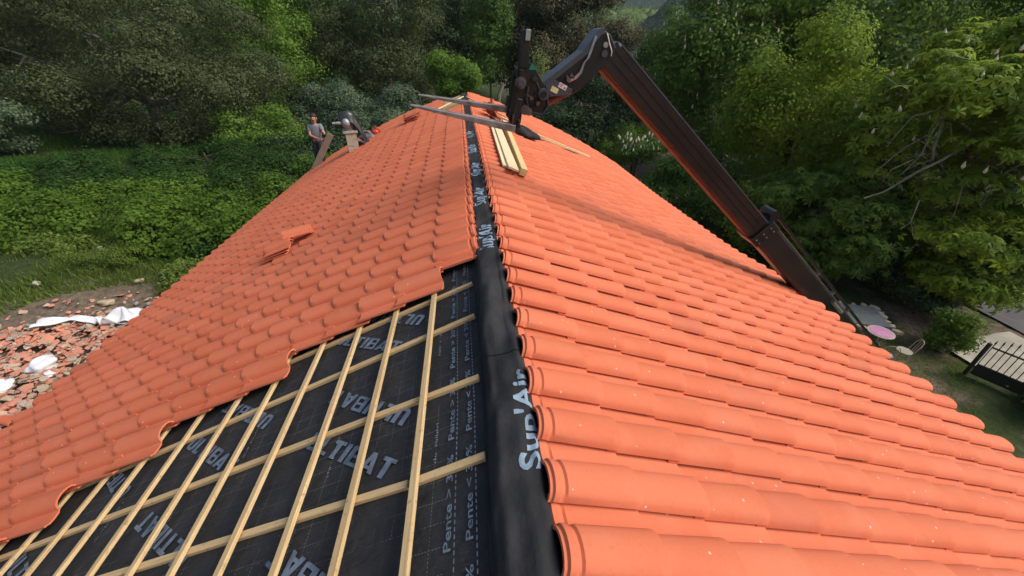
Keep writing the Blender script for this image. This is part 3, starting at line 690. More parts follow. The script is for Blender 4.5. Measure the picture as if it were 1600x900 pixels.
# carriage with side plates, pins and two tines
plate = [(0.43, 1.66), (0.50, 1.68), (0.515, 1.60), (0.48, 1.42), (0.56, 1.37), (0.66, 1.21), (0.74, 1.06), (0.70, 0.93), (0.60, 0.885), (0.49, 0.90), (0.44, 0.97), (0.415, 0.80), (0.32, 0.77), (0.275, 0.83), (0.36, 1.25)]
carr = prism_y('fork_carriage', plate, YC - 0.20, YC - 0.165, M['steel_black'], bev=0.004)
prism_y('side_plate', plate[2:], YC + 0.165, YC + 0.20, M['steel_black'], carr, bev=0.004)
mb = MB(); mb.bar((0.44, YC - 0.19, 1.35), (0.475, YC - 0.19, 1.70), 0.09, 0.055, EY, 0.008); mb.build('stop_arm', M['steel_black'], carr)
mb = MB(); mb.bar((0.478, YC - 0.235, 1.60), (0.488, YC - 0.235, 1.70), 0.05, 0.055, EY, 0.008); mb.build('worn_arm_tip', M['chrome'], carr)
for zz, hl in ((0.86, 0.62), (1.30, 0.24)):
    mb = MB(); mb.bar((0.335 + (zz - 0.86) * 0.18, YC - hl, zz), (0.335 + (zz - 0.86) * 0.18, YC + hl - 0.08, zz), 0.05, 0.09, EZ, 0.008); mb.build('carriage_rail', M['steel_black'], carr)
mb = MB(); mb.bar((0.295, YC - 0.57, 0.79), (0.365, YC - 0.57, 1.10), 0.05, 0.10, EY, 0.006); mb.build('fork_shank', M['steel_black'], carr)
mb = MB(); mb.bar((0.30, YC + 0.47, 0.82), (0.345, YC + 0.47, 1.02), 0.05, 0.10, EY, 0.006); mb.build('fork_shank', M['steel_black'], carr)
for c, r, l, mt in (((0.41, 1.215), 0.058, 0.06, 'steel_worn'), ((0.41, 1.215), 0.034, 0.085, 'steel_grey'), ((0.565, 1.255), 0.036, 0.045, 'steel_black'), ((0.66, 1.10), 0.058, 0.07, 'steel_grey'), ((0.66, 1.10), 0.036, 0.085, 'steel_black'),
                    ((0.60, 1.01), 0.024, 0.06, 'steel_worn'), ((0.455, 0.945), 0.05, 0.07, 'steel_worn'), ((0.50, 0.925), 0.04, 0.06, 'steel_worn'), ((0.37, 0.90), 0.022, 0.05, 'steel_worn'), ((0.53, 1.06), 0.02, 0.05, 'steel_worn')):
    mb = MB(); mb.tube([(c[0], YC - 0.20, c[1]), (c[0], YC - 0.20 - l, c[1])], r, 18); mb.build('pivot_pin', M[mt], carr, 40)
mb = MB(); mb.tube([(0.565, YC - 0.246, 1.255), (0.565, YC - 0.2475, 1.255)], 0.024, 16); mb.build('pin_bore', M['rubber'], carr)
mb = MB(); mb.add([(0.50, YC - 0.2025, 1.335), (0.575, YC - 0.2025, 1.335), (0.535, YC - 0.2025, 1.405)], [(0, 1, 2)]); mb.build('green_sticker', M['green_lbl'], carr)
for hp in ([(0.66, 1.12), (0.60, 0.98), (0.50, 0.95), (0.47, 1.05), (0.49, 1.18)], [(0.70, 1.10), (0.72, 0.98), (0.66, 0.89), (0.55, 0.91)], [(0.58, 1.22), (0.62, 1.14), (0.55, 1.06), (0.45, 1.10)]):
    mb = MB(); mb.tube([(a, YC - 0.235 + 0.01 * math.sin(i), b) for i, (a, b) in enumerate(hp)], 0.013, 8); mb.build('hydraulic_hose', M['rubber'], carr, 40)
for k, yy in enumerate((4.38, 5.42)):
    zb = (0.83, 0.87)[k]; zt = (1.05, 1.03)[k]; xt = (-0.76, -0.79)[k]
    a = Vector((0.31, yy, zb)); b = Vector((xt, yy, zt)); mb = MB(); d = (b - a).normalized(); y = EY; z = d.cross(y); z = z if z.z > 0 else -z
    n_ = 8; P = []
    for i in range(n_ + 1):
        f = i / n_; th = 0.030 * (1 - f) + 0.007; wd = 0.058 * (1 if f < 0.85 else 1 - (f - 0.85) * 2.2); c = a.lerp(b, f)
        P += [c + y * wd + z * 0.022, c - y * wd + z * 0.022, c - y * wd + z * (0.022 - 2 * th), c + y * wd + z * (0.022 - 2 * th)]
    Fq = [(4 * i + q, 4 * i + (q + 1) % 4, 4 * i + 4 + (q + 1) % 4, 4 * i + 4 + q) for i in range(n_) for q in range(4)] + [(0, 1, 2, 3), tuple(4 * n_ + q for q in (3, 2, 1, 0))]
    mb.add(P, Fq); o = mb.build('fork_tine', M['tine'], tele); md = o.modifiers.new('bevel', 'BEVEL'); md.width = 0.004; md.segments = 1
# machine body down beside the wall (below the eave)
mb = MB(); mb.box((8.3, YC - 0.2, -6.35), (1.5, 0.5, 0.33), bev=0.08); mb.build('chassis', M['steel_grey'], tele)
mb = MB(); mb.prism([(7.5, -6.1), (8.7, -6.1), (8.55, -5.35), (7.8, -5.35)], (0, 0, 0), EX, EZ, EY, YC - 1.15, YC - 0.42); mb.build('cab', M['steel_black'], tele)
mb = MB(); mb.box((8.75, YC, -5.35), (0.28, 0.24, 0.75), bev=0.03); mb.build('boom_support', M['steel_black'], tele)
for xx in (7.35, 9.25):
    for yy in (YC - 0.95, YC + 0.55):
        mb = MB(); mb.tube([(xx, yy - 0.17, -6.72), (xx, yy + 0.17, -6.72)], 0.5, 20); w_ = mb.build('wheel', M['rubber'], tele, 40)
        mb = MB(); mb.tube([(xx, yy - 0.18, -6.72), (xx, yy + 0.18, -6.72)], 0.24, 14); mb.build('rim', M['steel_worn'], w_, 40)

# ------------------------------------------------------------------ loose things on the roof
def thing_from(name, mesh, mats, label, cat, group=None, smooth=None):
    o = mesh.build(name, mats, None, smooth); return tag(o, label, cat, group)
def tile_obj(Mx, name, parent=None, label=None, cat=None, group=None, tint=0.0):
    o = bpy.data.objects.new(name, TM); link(o, parent); o.matrix_basis = Mx; o.color = (1 - tint, 1, 1, 1); return tag(o, label, cat, group)
# stack A: three nested tiles and two across them
base = frame_at(-1, 3.56, 5.76, 0.150)
for k in range(3):
    Mx = base @ Matrix.Translation((0.0, 0.02 * k, 0.028 * k)) @ Matrix.Rotation(R(3 * (k - 1)), 4, 'Z')
    tile_obj(Mx, 'loose_tile', None, ['lowest tile of the three nested on the left slope', 'middle tile of the three nested on the left slope', 'uppermost tile of the three nested on the left slope'][k], 'roof tile', 'loose tiles stacked on the left slope')
for k in range(2):
    Mx = frame_at(-1, 3.34, 6.02, 0.225 + 0.03 * k) @ Matrix.Rotation(R(22 - 6 * k), 4, 'Z') @ Matrix.Rotation(R(-10), 4, 'X')
    tile_obj(Mx, 'loose_tile', None, ['lower of the two tiles laid across the small stack', 'topmost tile laid across the small stack on left slope'][k], 'roof tile', 'loose tiles stacked on the left slope')
# stack B by the far verge, stack C beside the ridge
base = frame_at(-1, 1.95, 12.55, 0.155)
for k in range(4):
    Mx = base @ Matrix.Translation((-0.02 * k, 0.0, 0.035 * k)) @ Matrix.Rotation(R(20 * (k % 2) - 5), 4, 'Z')
    tile_obj(Mx, 'loose_tile', None, 'tile in the small stack near the far left verge', 'roof tile', 'tiles in the far stack', 0.35)
for k in range(4):
    Mx = frame_at(1, 0.62 + 0.06 * k, 10.6 - 0.12 * k + (0.4 if k > 1 else 0), 0.15) @ Matrix.Rotation(R(35 * k), 4, 'Z') @ Matrix.Rotation(R(60 - 18 * k), 4, 'X')
    tile_obj(Mx, 'loose_tile', None, 'loose tile lying on edge behind the forks by the ridge', 'roof tile', 'loose tiles behind the forks', 0.45)
def roof_stick(name, s, p0, p1, w, t, mat, label, cat='plank', n=0.180, grp=None):
    a = S(s, p0[0], p0[1], n); b = S(s, p1[0], p1[1], n); o = beam(name, a, b, w, t, NR if s > 0 else NL, None, mat); return tag(o, label, cat, grp)
roof_stick('wooden_plank', 1, (0.47, 5.62), (0.555, 9.75), 0.165, 0.028, M['plank'], 'pale new board lying along the ridge on the right slope', n=0.215)
roof_stick('wooden_plank', 1, (0.375, 5.75), (0.46, 9.75), 0.10, 0.028, M['plank'], 'pale narrow board half under the wider pale board', n=0.185)
roof_stick('wooden_plank', 1, (0.63, 5.66), (0.80, 10.1), 0.105, 0.10, M['plank2'], 'thick yellow beam beside the pale boards on right slope', n=0.215)
roof_stick('wooden_batten', 1, (1.40, 10.1), (3.30, 10.66), 0.07, 0.03, M['plank2'], 'long thin batten pointing down the right slope', 'batten', 0.185)
roof_stick('wooden_batten', 1, (1.75, 10.5), (3.35, 10.85), 0.06, 0.03, M['plank'], 'shorter thin batten beside the long one on right slope', 'batten', 0.185)
roof_stick('wooden_plank', 1, (0.20, 11.6), (1.3, 10.55), 0.10, 0.03, M['plank'], 'white board lying across behind the near fork', n=0.20)
roof_stick('wooden_batten', 1, (-0.05, 12.6), (1.0, 11.2), 0.05, 0.03, M['plank2'], 'thin batten lying across behind the far fork', 'batten', n=0.20)
roof_stick('wooden_plank', -1, (0.9, 12.2), (0.02, 12.9), 0.12, 0.03, M['plank'], 'short board by the open battens near the ridge end', n=0.19)
# black bag
def blob(name, c, r, mat, label, cat, seed, noise_=0.12, flat=None, n=18, m=12):
    rs = random.Random(seed); bm = bmesh.new(); bmesh.ops.create_icosphere(bm, subdivisions=3, radius=1.0)
    ph = [(Vector((rs.gauss(0, 1), rs.gauss(0, 1), rs.gauss(0, 1))).normalized() * rs.uniform(2, 7), rs.uniform(0, 6), rs.uniform(0.3, 1)) for _ in range(9)]
    for v in bm.verts:
        q = 1 + noise_ * sum(a * math.sin(k.dot(v.co) + p) for k, p, a in ph) / 2.2; co = v.co * q
        v.co = Vector(c) + Vector((co.x * r[0], co.y * r[1], co.z * r[2]))
        if flat is not None and v.co.z < flat(v.co.x, v.co.y): v.co.z = flat(v.co.x, v.co.y)
    for f in bm.faces: f.smooth = True
    me = bpy.data.meshes.new(name); bm.to_mesh(me); bm.free(); me.materials.append(mat)
    o = bpy.data.objects.new(name, me); link(o); return tag(o, label, cat)
p = S(1, 1.22, 9.82, 0.20)
o = blob('membrane_roll', (0, 0, 0), (0.34, 0.15, 0.11), M['ridge'], 'crumpled black membrane bundle lying beside the yellow beam', 'membrane', 5, 0.5)
o.location = p + Vector((0, 0, 0.02)); o.rotation_euler = (0, R(20), R(-28))
# chimney
cp = S(-1, 3.85, 12.31, 0.0)
ch = empty('chimney', cp, 'pale blockwork chimney stub with a black sheet over its top', 'chimney')
rz = Matrix.Rotation(R(14), 3, 'Z'); cx_, cy_ = rz @ EX, rz @ EY
mb = MB(); mb.box(cp + EZ * 0.22, (0.150, 0.150, 0.42), (cx_, cy_, EZ), 0.008); mb.build('stack', M['block'], ch)
for k in range(4):
    for i in range(2):
        mb = MB(); mb.box(cp + EZ * (-0.01 + 0.185 * k) + cx_ * (-0.076 + 0.152 * i) - cy_ * 0.0, (0.0735, 0.163, 0.0885), (cx_, cy_, EZ), 0.006); mb.build('block', M['block'], ch)
mb = MB(); mb.box(cp + EZ * 0.67, (0.20, 0.20, 0.035), (cx_, cy_, EZ), 0.01); mb.build('cap_slab', M['block'], ch)
mb = MB(); mb.tube([cp + EZ * 0.93 - cx_ * 0.42 - cy_ * 0.16, cp + EZ * 0.92 - cx_ * 0.05 - cy_ * 0.16], [0.035, 0.05], 12); mb.ell(cp + EZ * 0.92 - cx_ * 0.06 - cy_ * 0.22, (0.11, 0.09, 0.13)); mb.tube([cp + EZ * 0.68, cp + EZ * 1.12], 0.14, 14); mb.build('flue_pipe', M['dullmetal'], ch, 50)
bm = bmesh.new(); g = {}
for i in range(25):
    for j in range(15):
        u, v = i / 24.0, j / 14.0; a = -0.30 + u * 1.55; b = (v - 0.5) * 1.0
        ex = max(0.0, -a - 0.17) ; er = max(0.0, a - 0.14); ey = max(0.0, abs(b) - 0.17)
        x = min(max(a, -0.17 - 0.25 * ex), 0.14 + 0.32 * er); y = math.copysign(min(abs(b), 0.17 + 0.2 * ey), b) * (1 - 0.35 * min(1, er))
        z = 1.20 - 0.9 * ex - 0.88 * er - 0.8 * ey - 0.05 * (a / 0.2) ** 2 * (abs(a) < 0.2)
        w_ = math.sin(v * 17 + u * 5) + math.sin(v * 9 - u * 11 + 1); x += 0.022 * w_ * (er + ey + 0.3); y += 0.02 * math.sin(u * 19 + v * 4); z += 0.018 * math.sin(u * 13 + v * 15)
        g[i, j] = bm.verts.new(cp + cx_ * x + cy_ * y + EZ * max(z, 0.12))
for i in range(24):
    for j in range(14): bm.faces.new([g[i, j], g[i + 1, j], g[i + 1, j + 1], g[i, j + 1]]).smooth = True
me = bpy.data.meshes.new('plastic_sheet'); bm.to_mesh(me); bm.free(); me.materials.append(M['tarp'])
o = bpy.data.objects.new('plastic_sheet', me); link(o); tag(o, 'crumpled black plastic sheet draped over the chimney top', 'plastic sheet'); md = o.modifiers.new('t', 'SOLIDIFY'); md.thickness = 0.006
# tools lying by the chimney
t0 = S(-1, 3.62, 12.62, 0.13)
dr = empty('power_drill', t0, 'teal and black power tool lying beside the chimney foot', 'power tool')
mb = MB(); mb.tube([t0 + Vector((-0.16, -0.05, 0.05)), t0 + Vector((0.02, 0.02, 0.06)), t0 + Vector((0.08, 0.04, 0.06))], [0.055, 0.06, 0.03], 10); mb.build('body', M['teal'], dr, 40)
mb = MB(); mb.bar(t0 + Vector((-0.10, -0.03, 0.05)), t0 + Vector((-0.06, 0.16, 0.0)), 0.05, 0.06, EZ, 0.01); mb.build('handle', M['rubber'], dr)
t1 = S(-1, 3.45, 13.0, 0.13)
tb = empty('tool_bag', t1, 'slumped dark grey tool bag on the tiles right of the chimney', 'bag')
mb = MB(); mb.ell((t1.x, t1.y, t1.z + 0.06), (0.26, 0.16, 0.13), 14, 9, 0.08); mb.build('bag_body', M['greytool'], tb, 60)
mb = MB(); mb.tube([t1 + Vector((-0.15, -0.03, 0.16)), t1 + Vector((-0.08, -0.04, 0.25)), t1 + Vector((0.06, -0.04, 0.25)), t1 + Vector((0.13, -0.03, 0.17))], 0.015, 8); mb.build('strap', M['block'], tb, 50)
t2 = S(-1, 3.22, 13.25, 0.13)
hm = empty('orange_tool_case', t2, 'bright orange safety harness bundle at the end of the tools', 'harness')
mb = MB(); mb.ell((t2.x, t2.y, t2.z + 0.08), (0.14, 0.12, 0.10), 14, 9, 0.1); mb.build('bundle', M['orange'], hm, 60)
mb = MB(); mb.tube([t2 + Vector((-0.05, -0.05, 0.14)), t2 + Vector((0.02, -0.06, 0.24)), t2 + Vector((0.14, -0.04, 0.17)), t2 + Vector((0.2, 0, 0.02))], 0.02, 8); mb.build('strap', M['orange'], hm, 50)

# ------------------------------------------------------------------ the worker
def skin_mesh(name, verts, edges, radii, mat, parent, sub=2, root=0):
    me = bpy.data.meshes.new(name); me.from_pydata([tuple(v) for v in verts], edges, [])
    o = bpy.data.objects.new(name, me); col.objects.link(o)
    sk = o.modifiers.new('skin', 'SKIN'); o.modifiers.new('sub', 'SUBSURF').levels = sub
    for i, r in enumerate(radii):
        dv = me.skin_vertices[0].data[i]; dv.radius = (r, r) if not isinstance(r, tuple) else r; dv.use_root = (i == root)
    bpy.context.view_layer.update()
    ev = bpy.data.meshes.new_from_object(o.evaluated_get(bpy.context.evaluated_depsgraph_get()))
    bpy.data.objects.remove(o); ev.materials.clear(); ev.materials.append(mat)
    ev.polygons.foreach_set('use_smooth', [True] * len(ev.polygons)); ev.name = name
    n = bpy.data.objects.new(name, ev); link(n, parent); n.matrix_basis = parent_inv(parent); return n
fL = Vector((-5.62, 14.42, 0)); fL.z = S(-1, 6.07, 14.42, 0.115).z; fR = Vector((-5.33, 14.30, 0)); fR.z = S(-1, 5.76, 14.30, 0.115).z
man = empty('person', fL, 'worker in grey t-shirt and dark trousers holding an upright board at the eave', 'person')
pel = Vector((-5.42, 14.40, -1.26)); hipL = pel + Vector((-0.10, 0.02, -0.04)); hipR = pel + Vector((0.10, -0.02, -0.04))
kL = Vector((-5.56, 14.33, fL.z + 0.46)); kR = Vector((-5.33, 14.22, fR.z + 0.46)); aL = fL + EZ * 0.09; aR = fR + EZ * 0.09
wst = pel + Vector((0.01, 0, 0.15)); cst = pel + Vector((0.04, -0.03, 0.38)); nck = pel + Vector((0.06, -0.06, 0.56)); hdb = nck + Vector((0.02, -0.03, 0.10)); hdt = hdb + Vector((0.015, -0.02, 0.14))
shL = cst + Vector((-0.19, 0.0, 0.10)); shR = cst + Vector((0.19, -0.02, 0.10))
elL = shL + Vector((0.02, -0.14, -0.27)); elR = shR + Vector((0.10, -0.12, -0.24)); haL = Vector((-5.17, 14.06, -1.17)); haR = Vector((-5.02, 14.07, -0.98))
V = [pel, wst, cst, nck, hdb, hdt, hipL, kL, aL, hipR, kR, aR, shL, elL, haL, shR, elR, haR, fL + Vector((0.05, -0.15, 0.045)), fR + Vector((0.06, -0.14, 0.045))]
E_ = [(0, 1), (1, 2), (2, 3), (3, 4), (4, 5), (0, 6), (6, 7), (7, 8), (0, 9), (9, 10), (10, 11), (2, 12), (12, 13), (13, 14), (2, 15), (15, 16), (16, 17), (8, 18), (11, 19)]
RD = [0.13, 0.125, 0.14, 0.055, 0.085, 0.088, 0.085, 0.055, 0.038, 0.085, 0.055, 0.038, 0.058, 0.042, 0.028, 0.058, 0.042, 0.028, 0.03, 0.03]
skin_mesh('body', V, E_, RD, M['skin'], man)
mid = lambda a, b, f: a.lerp(b, f)
V = [wst - EZ * 0.10, wst, cst, nck - EZ * 0.06, shL, mid(shL, elL, 0.62), shR, mid(shR, elR, 0.62)]
skin_mesh('t_shirt', V, [(0, 1), (1, 2), (2, 3), (2, 4), (4, 5), (2, 6), (6, 7)], [0.165, 0.155, 0.168, 0.085, 0.082, 0.07, 0.082, 0.07], M['shirt'], man)
skin_mesh('trousers', [pel + EZ * 0.07, pel, hipL, kL, aL, hipR, kR, aR], [(0, 1), (1, 2), (2, 3), (3, 4), (1, 5), (5, 6), (6, 7)], [0.155, 0.16, 0.115, 0.082, 0.07, 0.115, 0.082, 0.07], M['trouser'], man)
for f in (fL, fR):
    mb = MB(); c = f + Vector((0.03, -0.07, 0.05)); mb.ell(c, (0.055, 0.145, 0.055), 12, 8); mb.ell(f + EZ * 0.10, (0.055, 0.06, 0.09), 10, 6); mb.build('boot', M['boot'], man, 60)
hc = (hdb + hdt) / 2
mb = MB(); mb.ell(hc + Vector((-0.005, 0.045, 0.05)), (0.10, 0.095, 0.10), 14, 9, 0.03); mb.build('hair', M['hair'], man, 60)
mb = MB(); mb.ell(hc + Vector((0.01, -0.10, -0.01)), (0.015, 0.028, 0.028), 8, 6)
for q in (-1, 1): mb.ell(hc + Vector((q * 0.10, 0.0, -0.01)), (0.016, 0.03, 0.038), 8, 6)
mb.build('face_details', M['skin'], man, 60)
mb = MB()
for q in (-1, 1): mb.ell(hc + Vector((0.01 + q * 0.036, -0.094, 0.018)), (0.013, 0.008, 0.009), 8, 5)
mb.bar(hc + Vector((-0.018, -0.094, -0.058)), hc + Vector((0.035, -0.096, -0.058)), 0.01, 0.01); mb.build('eyes_and_mouth', M['hair'], man)
for ha, dirx in ((haL, Vector((1, -0.25, 0.35))), (haR, Vector((-0.3, -0.6, 0.5)))):
    d = dirx.normalized(); u, w = perp(d); mb = MB(); mb.ell(ha + d * 0.03, (0.045, 0.04, 0.045), 10, 7)
    for k, L_ in enumerate((0.075, 0.085, 0.08, 0.065)):
        b = ha + d * 0.06 + u * (0.028 - 0.019 * k); mb.tube([b - d * 0.03, b + d * L_ * 0.55, b + d * L_ * 0.8 - w * 0.03], [0.010, 0.009, 0.007], 6)
    b = ha + u * 0.035; mb.tube([b, b + d * 0.03 + u * 0.025, b + d * 0.06 + u * 0.02], [0.012, 0.010, 0.008], 6)
    mb.build('hand', M['skin'], man, 60)
# the board he holds
pb, pt_ = Vector((-5.55, 13.98, -2.17)), Vector((-4.80, 13.98, -0.98)); pb = S(-1, 6.0, 13.98, 0.118)
bo = beam('weathered_board', pb, pt_, 0.20, 0.035, (0.3, -1, 0.2), None, M['oldwood']); tag(bo, 'weathered grey-brown board held upright by the worker', 'board')

# ------------------------------------------------------------------ left yard: rubble, sheets, stones
def shard_mesh(seed, tile=True):
    rs = random.Random(seed); n = rs.randint(5, 7); poly = []
    for k in range(n):
        a = 2 * math.pi * k / n + rs.uniform(-0.3, 0.3); r = rs.uniform(0.55, 1.0); poly.append((r * math.cos(a), r * math.sin(a) * rs.uniform(0.55, 0.95)))
    cv = rs.uniform(0.1, 0.5) if tile else 0.0; th = 0.10 if tile else rs.uniform(0.25, 0.6)
    V = [(x, y, -cv * y * y + t) for t in (0, th) for x, y in poly] + [(0, 0, 0), (0, 0, th + (0.0 if tile else 0.12))]
    F = [(i, (i + 1) % n, n + (i + 1) % n, n + i) for i in range(n)] + [((i + 1) % n, i, 2 * n) for i in range(n)] + [(n + i, n + (i + 1) % n, 2 * n + 1) for i in range(n)]
    me = bpy.data.meshes.new('shard'); me.from_pydata(V, [], F); return me
SH = [shard_mesh(k) for k in range(8)]; ST = [shard_mesh(100 + k, False) for k in range(6)]
SHm = []
for k, me in enumerate(SH):
    for mt in ('oldtile', 'oldtile', 'oldtile', 'oldtile2'):
        c = me.copy(); c.materials.append(M[mt]); SHm.append(c)
STm = []
for me in ST:
    for mt in ('stone', 'palestone', 'oldtile2'):
        c = me.copy(); c.materials.append(M[mt]); STm.append(c)
rs = random.Random(11)
def in_rubble(x, y):
    # heap between the wall and the bank
    q = ((x + 9.4) / 3.6) ** 2 + ((y - 5.7) / 3.6) ** 2
    return x < -6.0 and (q < 1 or (q < 1.65 and rs.random() < 0.16))
def heap(x, y): return gz(x, y) + 0.30 * max(0, 1 - ((x + 9.3) / 3.6) ** 2 - ((y - 6.2) / 4.0) ** 2)
n_big = 0; V0 = []; Fa = []; off = 0; mi = []
cnt = 0
while cnt < 5000:
    x = rs.uniform(-14.0, -6.0); y = rs.uniform(2.4, 11.2)
    if not in_rubble(x, y): continue
    tile = rs.random() < 0.80; me = rs.choice(SHm if tile else STm); sc = (0.055 + 0.13 * rs.random() ** 2.0) if tile else (0.035 + 0.09 * rs.random() ** 2)
    Mx = Matrix.Translation((x, y, heap(x, y) + rs.uniform(-0.02, 0.10))) @ Matrix.Rotation(rs.uniform(0, 6.28), 4, 'Z') @ Matrix.Rotation(rs.gauss(0, 0.38), 4, 'X') @ Matrix.Rotation(rs.gauss(0, 0.3), 4, 'Y') @ Matrix.Diagonal((sc, sc, sc, 1))
    px, py, z = project(Mx.translation)
    if sc > 0.12 and n_big < 130 and -20 < px < 330 and 470 < py < 700:
        o = bpy.data.objects.new('broken_tile' if tile else 'rubble_stone', me); link(o); o.matrix_basis = Mx; n_big += 1
        if tile: tag(o, 'broken old clay tile piece lying in the rubble heap', 'broken tile', 'broken tiles in the rubble heap')
        else: tag(o, 'rough stone lying among broken tiles in the rubble heap', 'stone', 'stones in the rubble heap')
    else:
        A = np.array(Mx); v = np.array([q.co[:] for q in me.vertices]); V0.append(v @ A[:3, :3].T + A[:3, 3])
        k_ = {'old_broken_tile': 0, 'old_mossy_tile': 1, 'grey_beige_stone': 2, 'pale_ochre_stone': 3}[me.materials[0].name]
        for q in me.polygons: Fa.append(tuple(i + off for i in q.vertices)); mi.append(k_)
        off += len(v)
    cnt += 1
me = bpy.data.meshes.new('rubble'); me.from_pydata(np.concatenate(V0).tolist(), [], Fa)
for k in ('oldtile', 'oldtile2', 'stone', 'palestone'): me.materials.append(M[k])
me.polygons.foreach_set('material_index', mi); me.update()
o = bpy.data.objects.new('rubble', me); link(o); tag(o, 'heap of broken old tiles and stones in the yard', 'rubble', kind='stuff')
def cloth(name, path, width, mat, label, cat, seed, lift=0.12):
    rs = random.Random(seed); bm = bmesh.new(); nu, nv = 40, 14; g = {}
    ph = [(rs.uniform(2, 9), rs.uniform(2, 7), rs.uniform(0, 6)) for _ in range(6)]
    P = [Vector(p) for p in path]
    for i in range(nu):
        u = i / (nu - 1) * (len(P) - 1); k = min(int(u), len(P) - 2); c = P[k].lerp(P[k + 1], u - k); d = (P[k + 1] - P[k]).normalized(); s_ = Vector((-d.y, d.x, 0))
        for j in range(nv):
            v = j / (nv - 1) - 0.5; w = width * (0.75 + 0.3 * math.sin(u * 2.3 + seed))
            wr = sum(math.sin(a * u + b * v * 2 + p_) for a, b, p_ in ph) / 6
            q = c + s_ * (v * w + 0.05 * wr); q.z = heap(q.x, q.y) + 0.10 + lift * (0.5 + wr) * (1 - 1.2 * v * v); g[i, j] = bm.verts.new(q)
    for i in range(nu - 1):
        for j in range(nv - 1): bm.faces.new([g[i, j], g[i + 1, j], g[i + 1, j + 1], g[i, j + 1]]).smooth = True
    me = bpy.data.meshes.new(name); bm.to_mesh(me); bm.free(); me.materials.append(mat); o = bpy.data.objects.new(name, me); link(o)
    o.modifiers.new('t', 'SOLIDIFY').thickness = 0.006; return tag(o, label, cat)
cloth('white_sheet', [(-11.05, 8.55, 0), (-10.4, 8.75, 0), (-9.85, 8.8, 0)], 0.42, M['white'], 'long crumpled white sheet lying at the top of the rubble', 'sheet', 2, 0.16)
cloth('white_sheet', [(-9.7, 8.6, 0), (-9.35, 8.98, 0), (-8.85, 8.95, 0)], 0.62, M['white'], 'bunched white sheet beside the eave above the rubble', 'sheet', 5, 0.30)
for k, (x, y, r, lab) in enumerate(((-9.65, 7.05, 0.22, 'round crumpled white plastic bag in the middle of the rubble'), (-9.85, 6.45, 0.17, 'flattened white plastic bag at the left edge of the rubble'), (-9.25, 6.75, 0.08, 'small white scrap beside a broken tile'))):
    blob('plastic_bag', (x, y, heap(x, y) + 0.12), (r, r * 0.9, r * 0.6), M['white'], lab, 'plastic bag', 30 + k, 0.4)
blob('rag', (-8.95, 7.95, heap(-8.95, 7.95) + 0.10), (0.22, 0.10, 0.07), M['orange'], 'red-orange rag lying in the rubble below the white sheets', 'rag', 41, 0.2)
blob('rag', (-8.78, 8.06, heap(-8.78, 8.06) + 0.12), (0.10, 0.08, 0.08), M['blue'], 'dark blue rag lying against the orange rag', 'rag', 42, 0.2)
blob('green_net', (-8.75, 9.35, heap(-8.75, 9.35) + 0.08), (0.4, 0.2, 0.1), plain('green_net', (0.03, 0.10, 0.07), 0.8), 'dark green net bundle by the eave behind the white sheet', 'net', 43, 0.15)
o = bpy.data.objects.new('roof_tile_whole', TM); link(o); tag(o, 'whole clay tile lying on the rubble beside the eave', 'roof tile'); o.name = 'loose_tile'
o.matrix_basis = Matrix.Translation((-8.75, 5.35, heap(-8.75, 5.35) + 0.12)) @ Matrix.Rotation(R(70), 4, 'Z') @ Matrix.Rotation(R(12), 4, 'Y')
for k, (x, y, r, mt, lab) in enumerate(((-10.4, 9.75, 0.26, 'palestone', 'rounded pale boulder above the white sheets'), (-12.6, 12.6, 0.24, 'stone', 'grey boulder high on the grassy bank'), (-9.6, 11.15, 0.33, 'stone', 'flat grey slab on the bank near the eave'),
        (-12.4, 10.3, 0.16, 'stone', 'small grey stone at the foot of the mossy mound'), (-12.9, 9.2, 0.2, 'stone', 'grey stone half buried left of the long sheet'),
        (-10.6, 12.1, 0.2, 'stone', 'small stone on the bank under the hedge'), (-10.2, 10.75, 0.16, 'palestone', 'little ochre stone near the flat slab'))):
    blob('boulder', (x, y, gz(x, y) + r * 0.3), (r * 0.68, r * 0.55, r * 0.36), M[mt], lab, 'boulder', 60 + k, 0.22)

# ------------------------------------------------------------------ foliage
def unit(a): return a / np.maximum(np.linalg.norm(a, axis=1, keepdims=True), 1e-9)
def leaves(P, N, size, g, palm=False, fold=0.25):
    n = len(P); t = unit(np.cross(N, g.normal(size=(n, 3)))); b = np.cross(N, t); sz = (size * g.uniform(0.6, 1.25, n))[:, None]
    if not palm:
        L, w = sz, sz * 0.36
        V = np.stack([P - t * L * 0.5, P + b * w - N * sz * fold * 0.2, P + t * L * 0.5 - N * sz * fold * 0.5, P - b * w - N * sz * fold * 0.2], 1).reshape(-1, 3)
        return V, np.arange(4 * n).reshape(n, 4), 1
    Vs = []
    for k in range(5):
        a = (k - 2) * 0.95 + g.normal(0, 0.12, n)[:, None]; ca, sa = np.cos(a), np.sin(a); d = t * ca + b * sa; e = -t * sa + b * ca; L = sz * (1.0 - 0.10 * abs(k - 2))
        Vs.append(np.stack([P, P + d * L * 0.62 + e * L * 0.19 - N * L * 0.10, P + d * L - N * L * 0.42, P + d * L * 0.62 - e * L * 0.19 - N * L * 0.10], 1))
    V = np.concatenate(Vs, 1).reshape(-1, 3); return V, np.arange(20 * n).reshape(5 * n, 4), 5
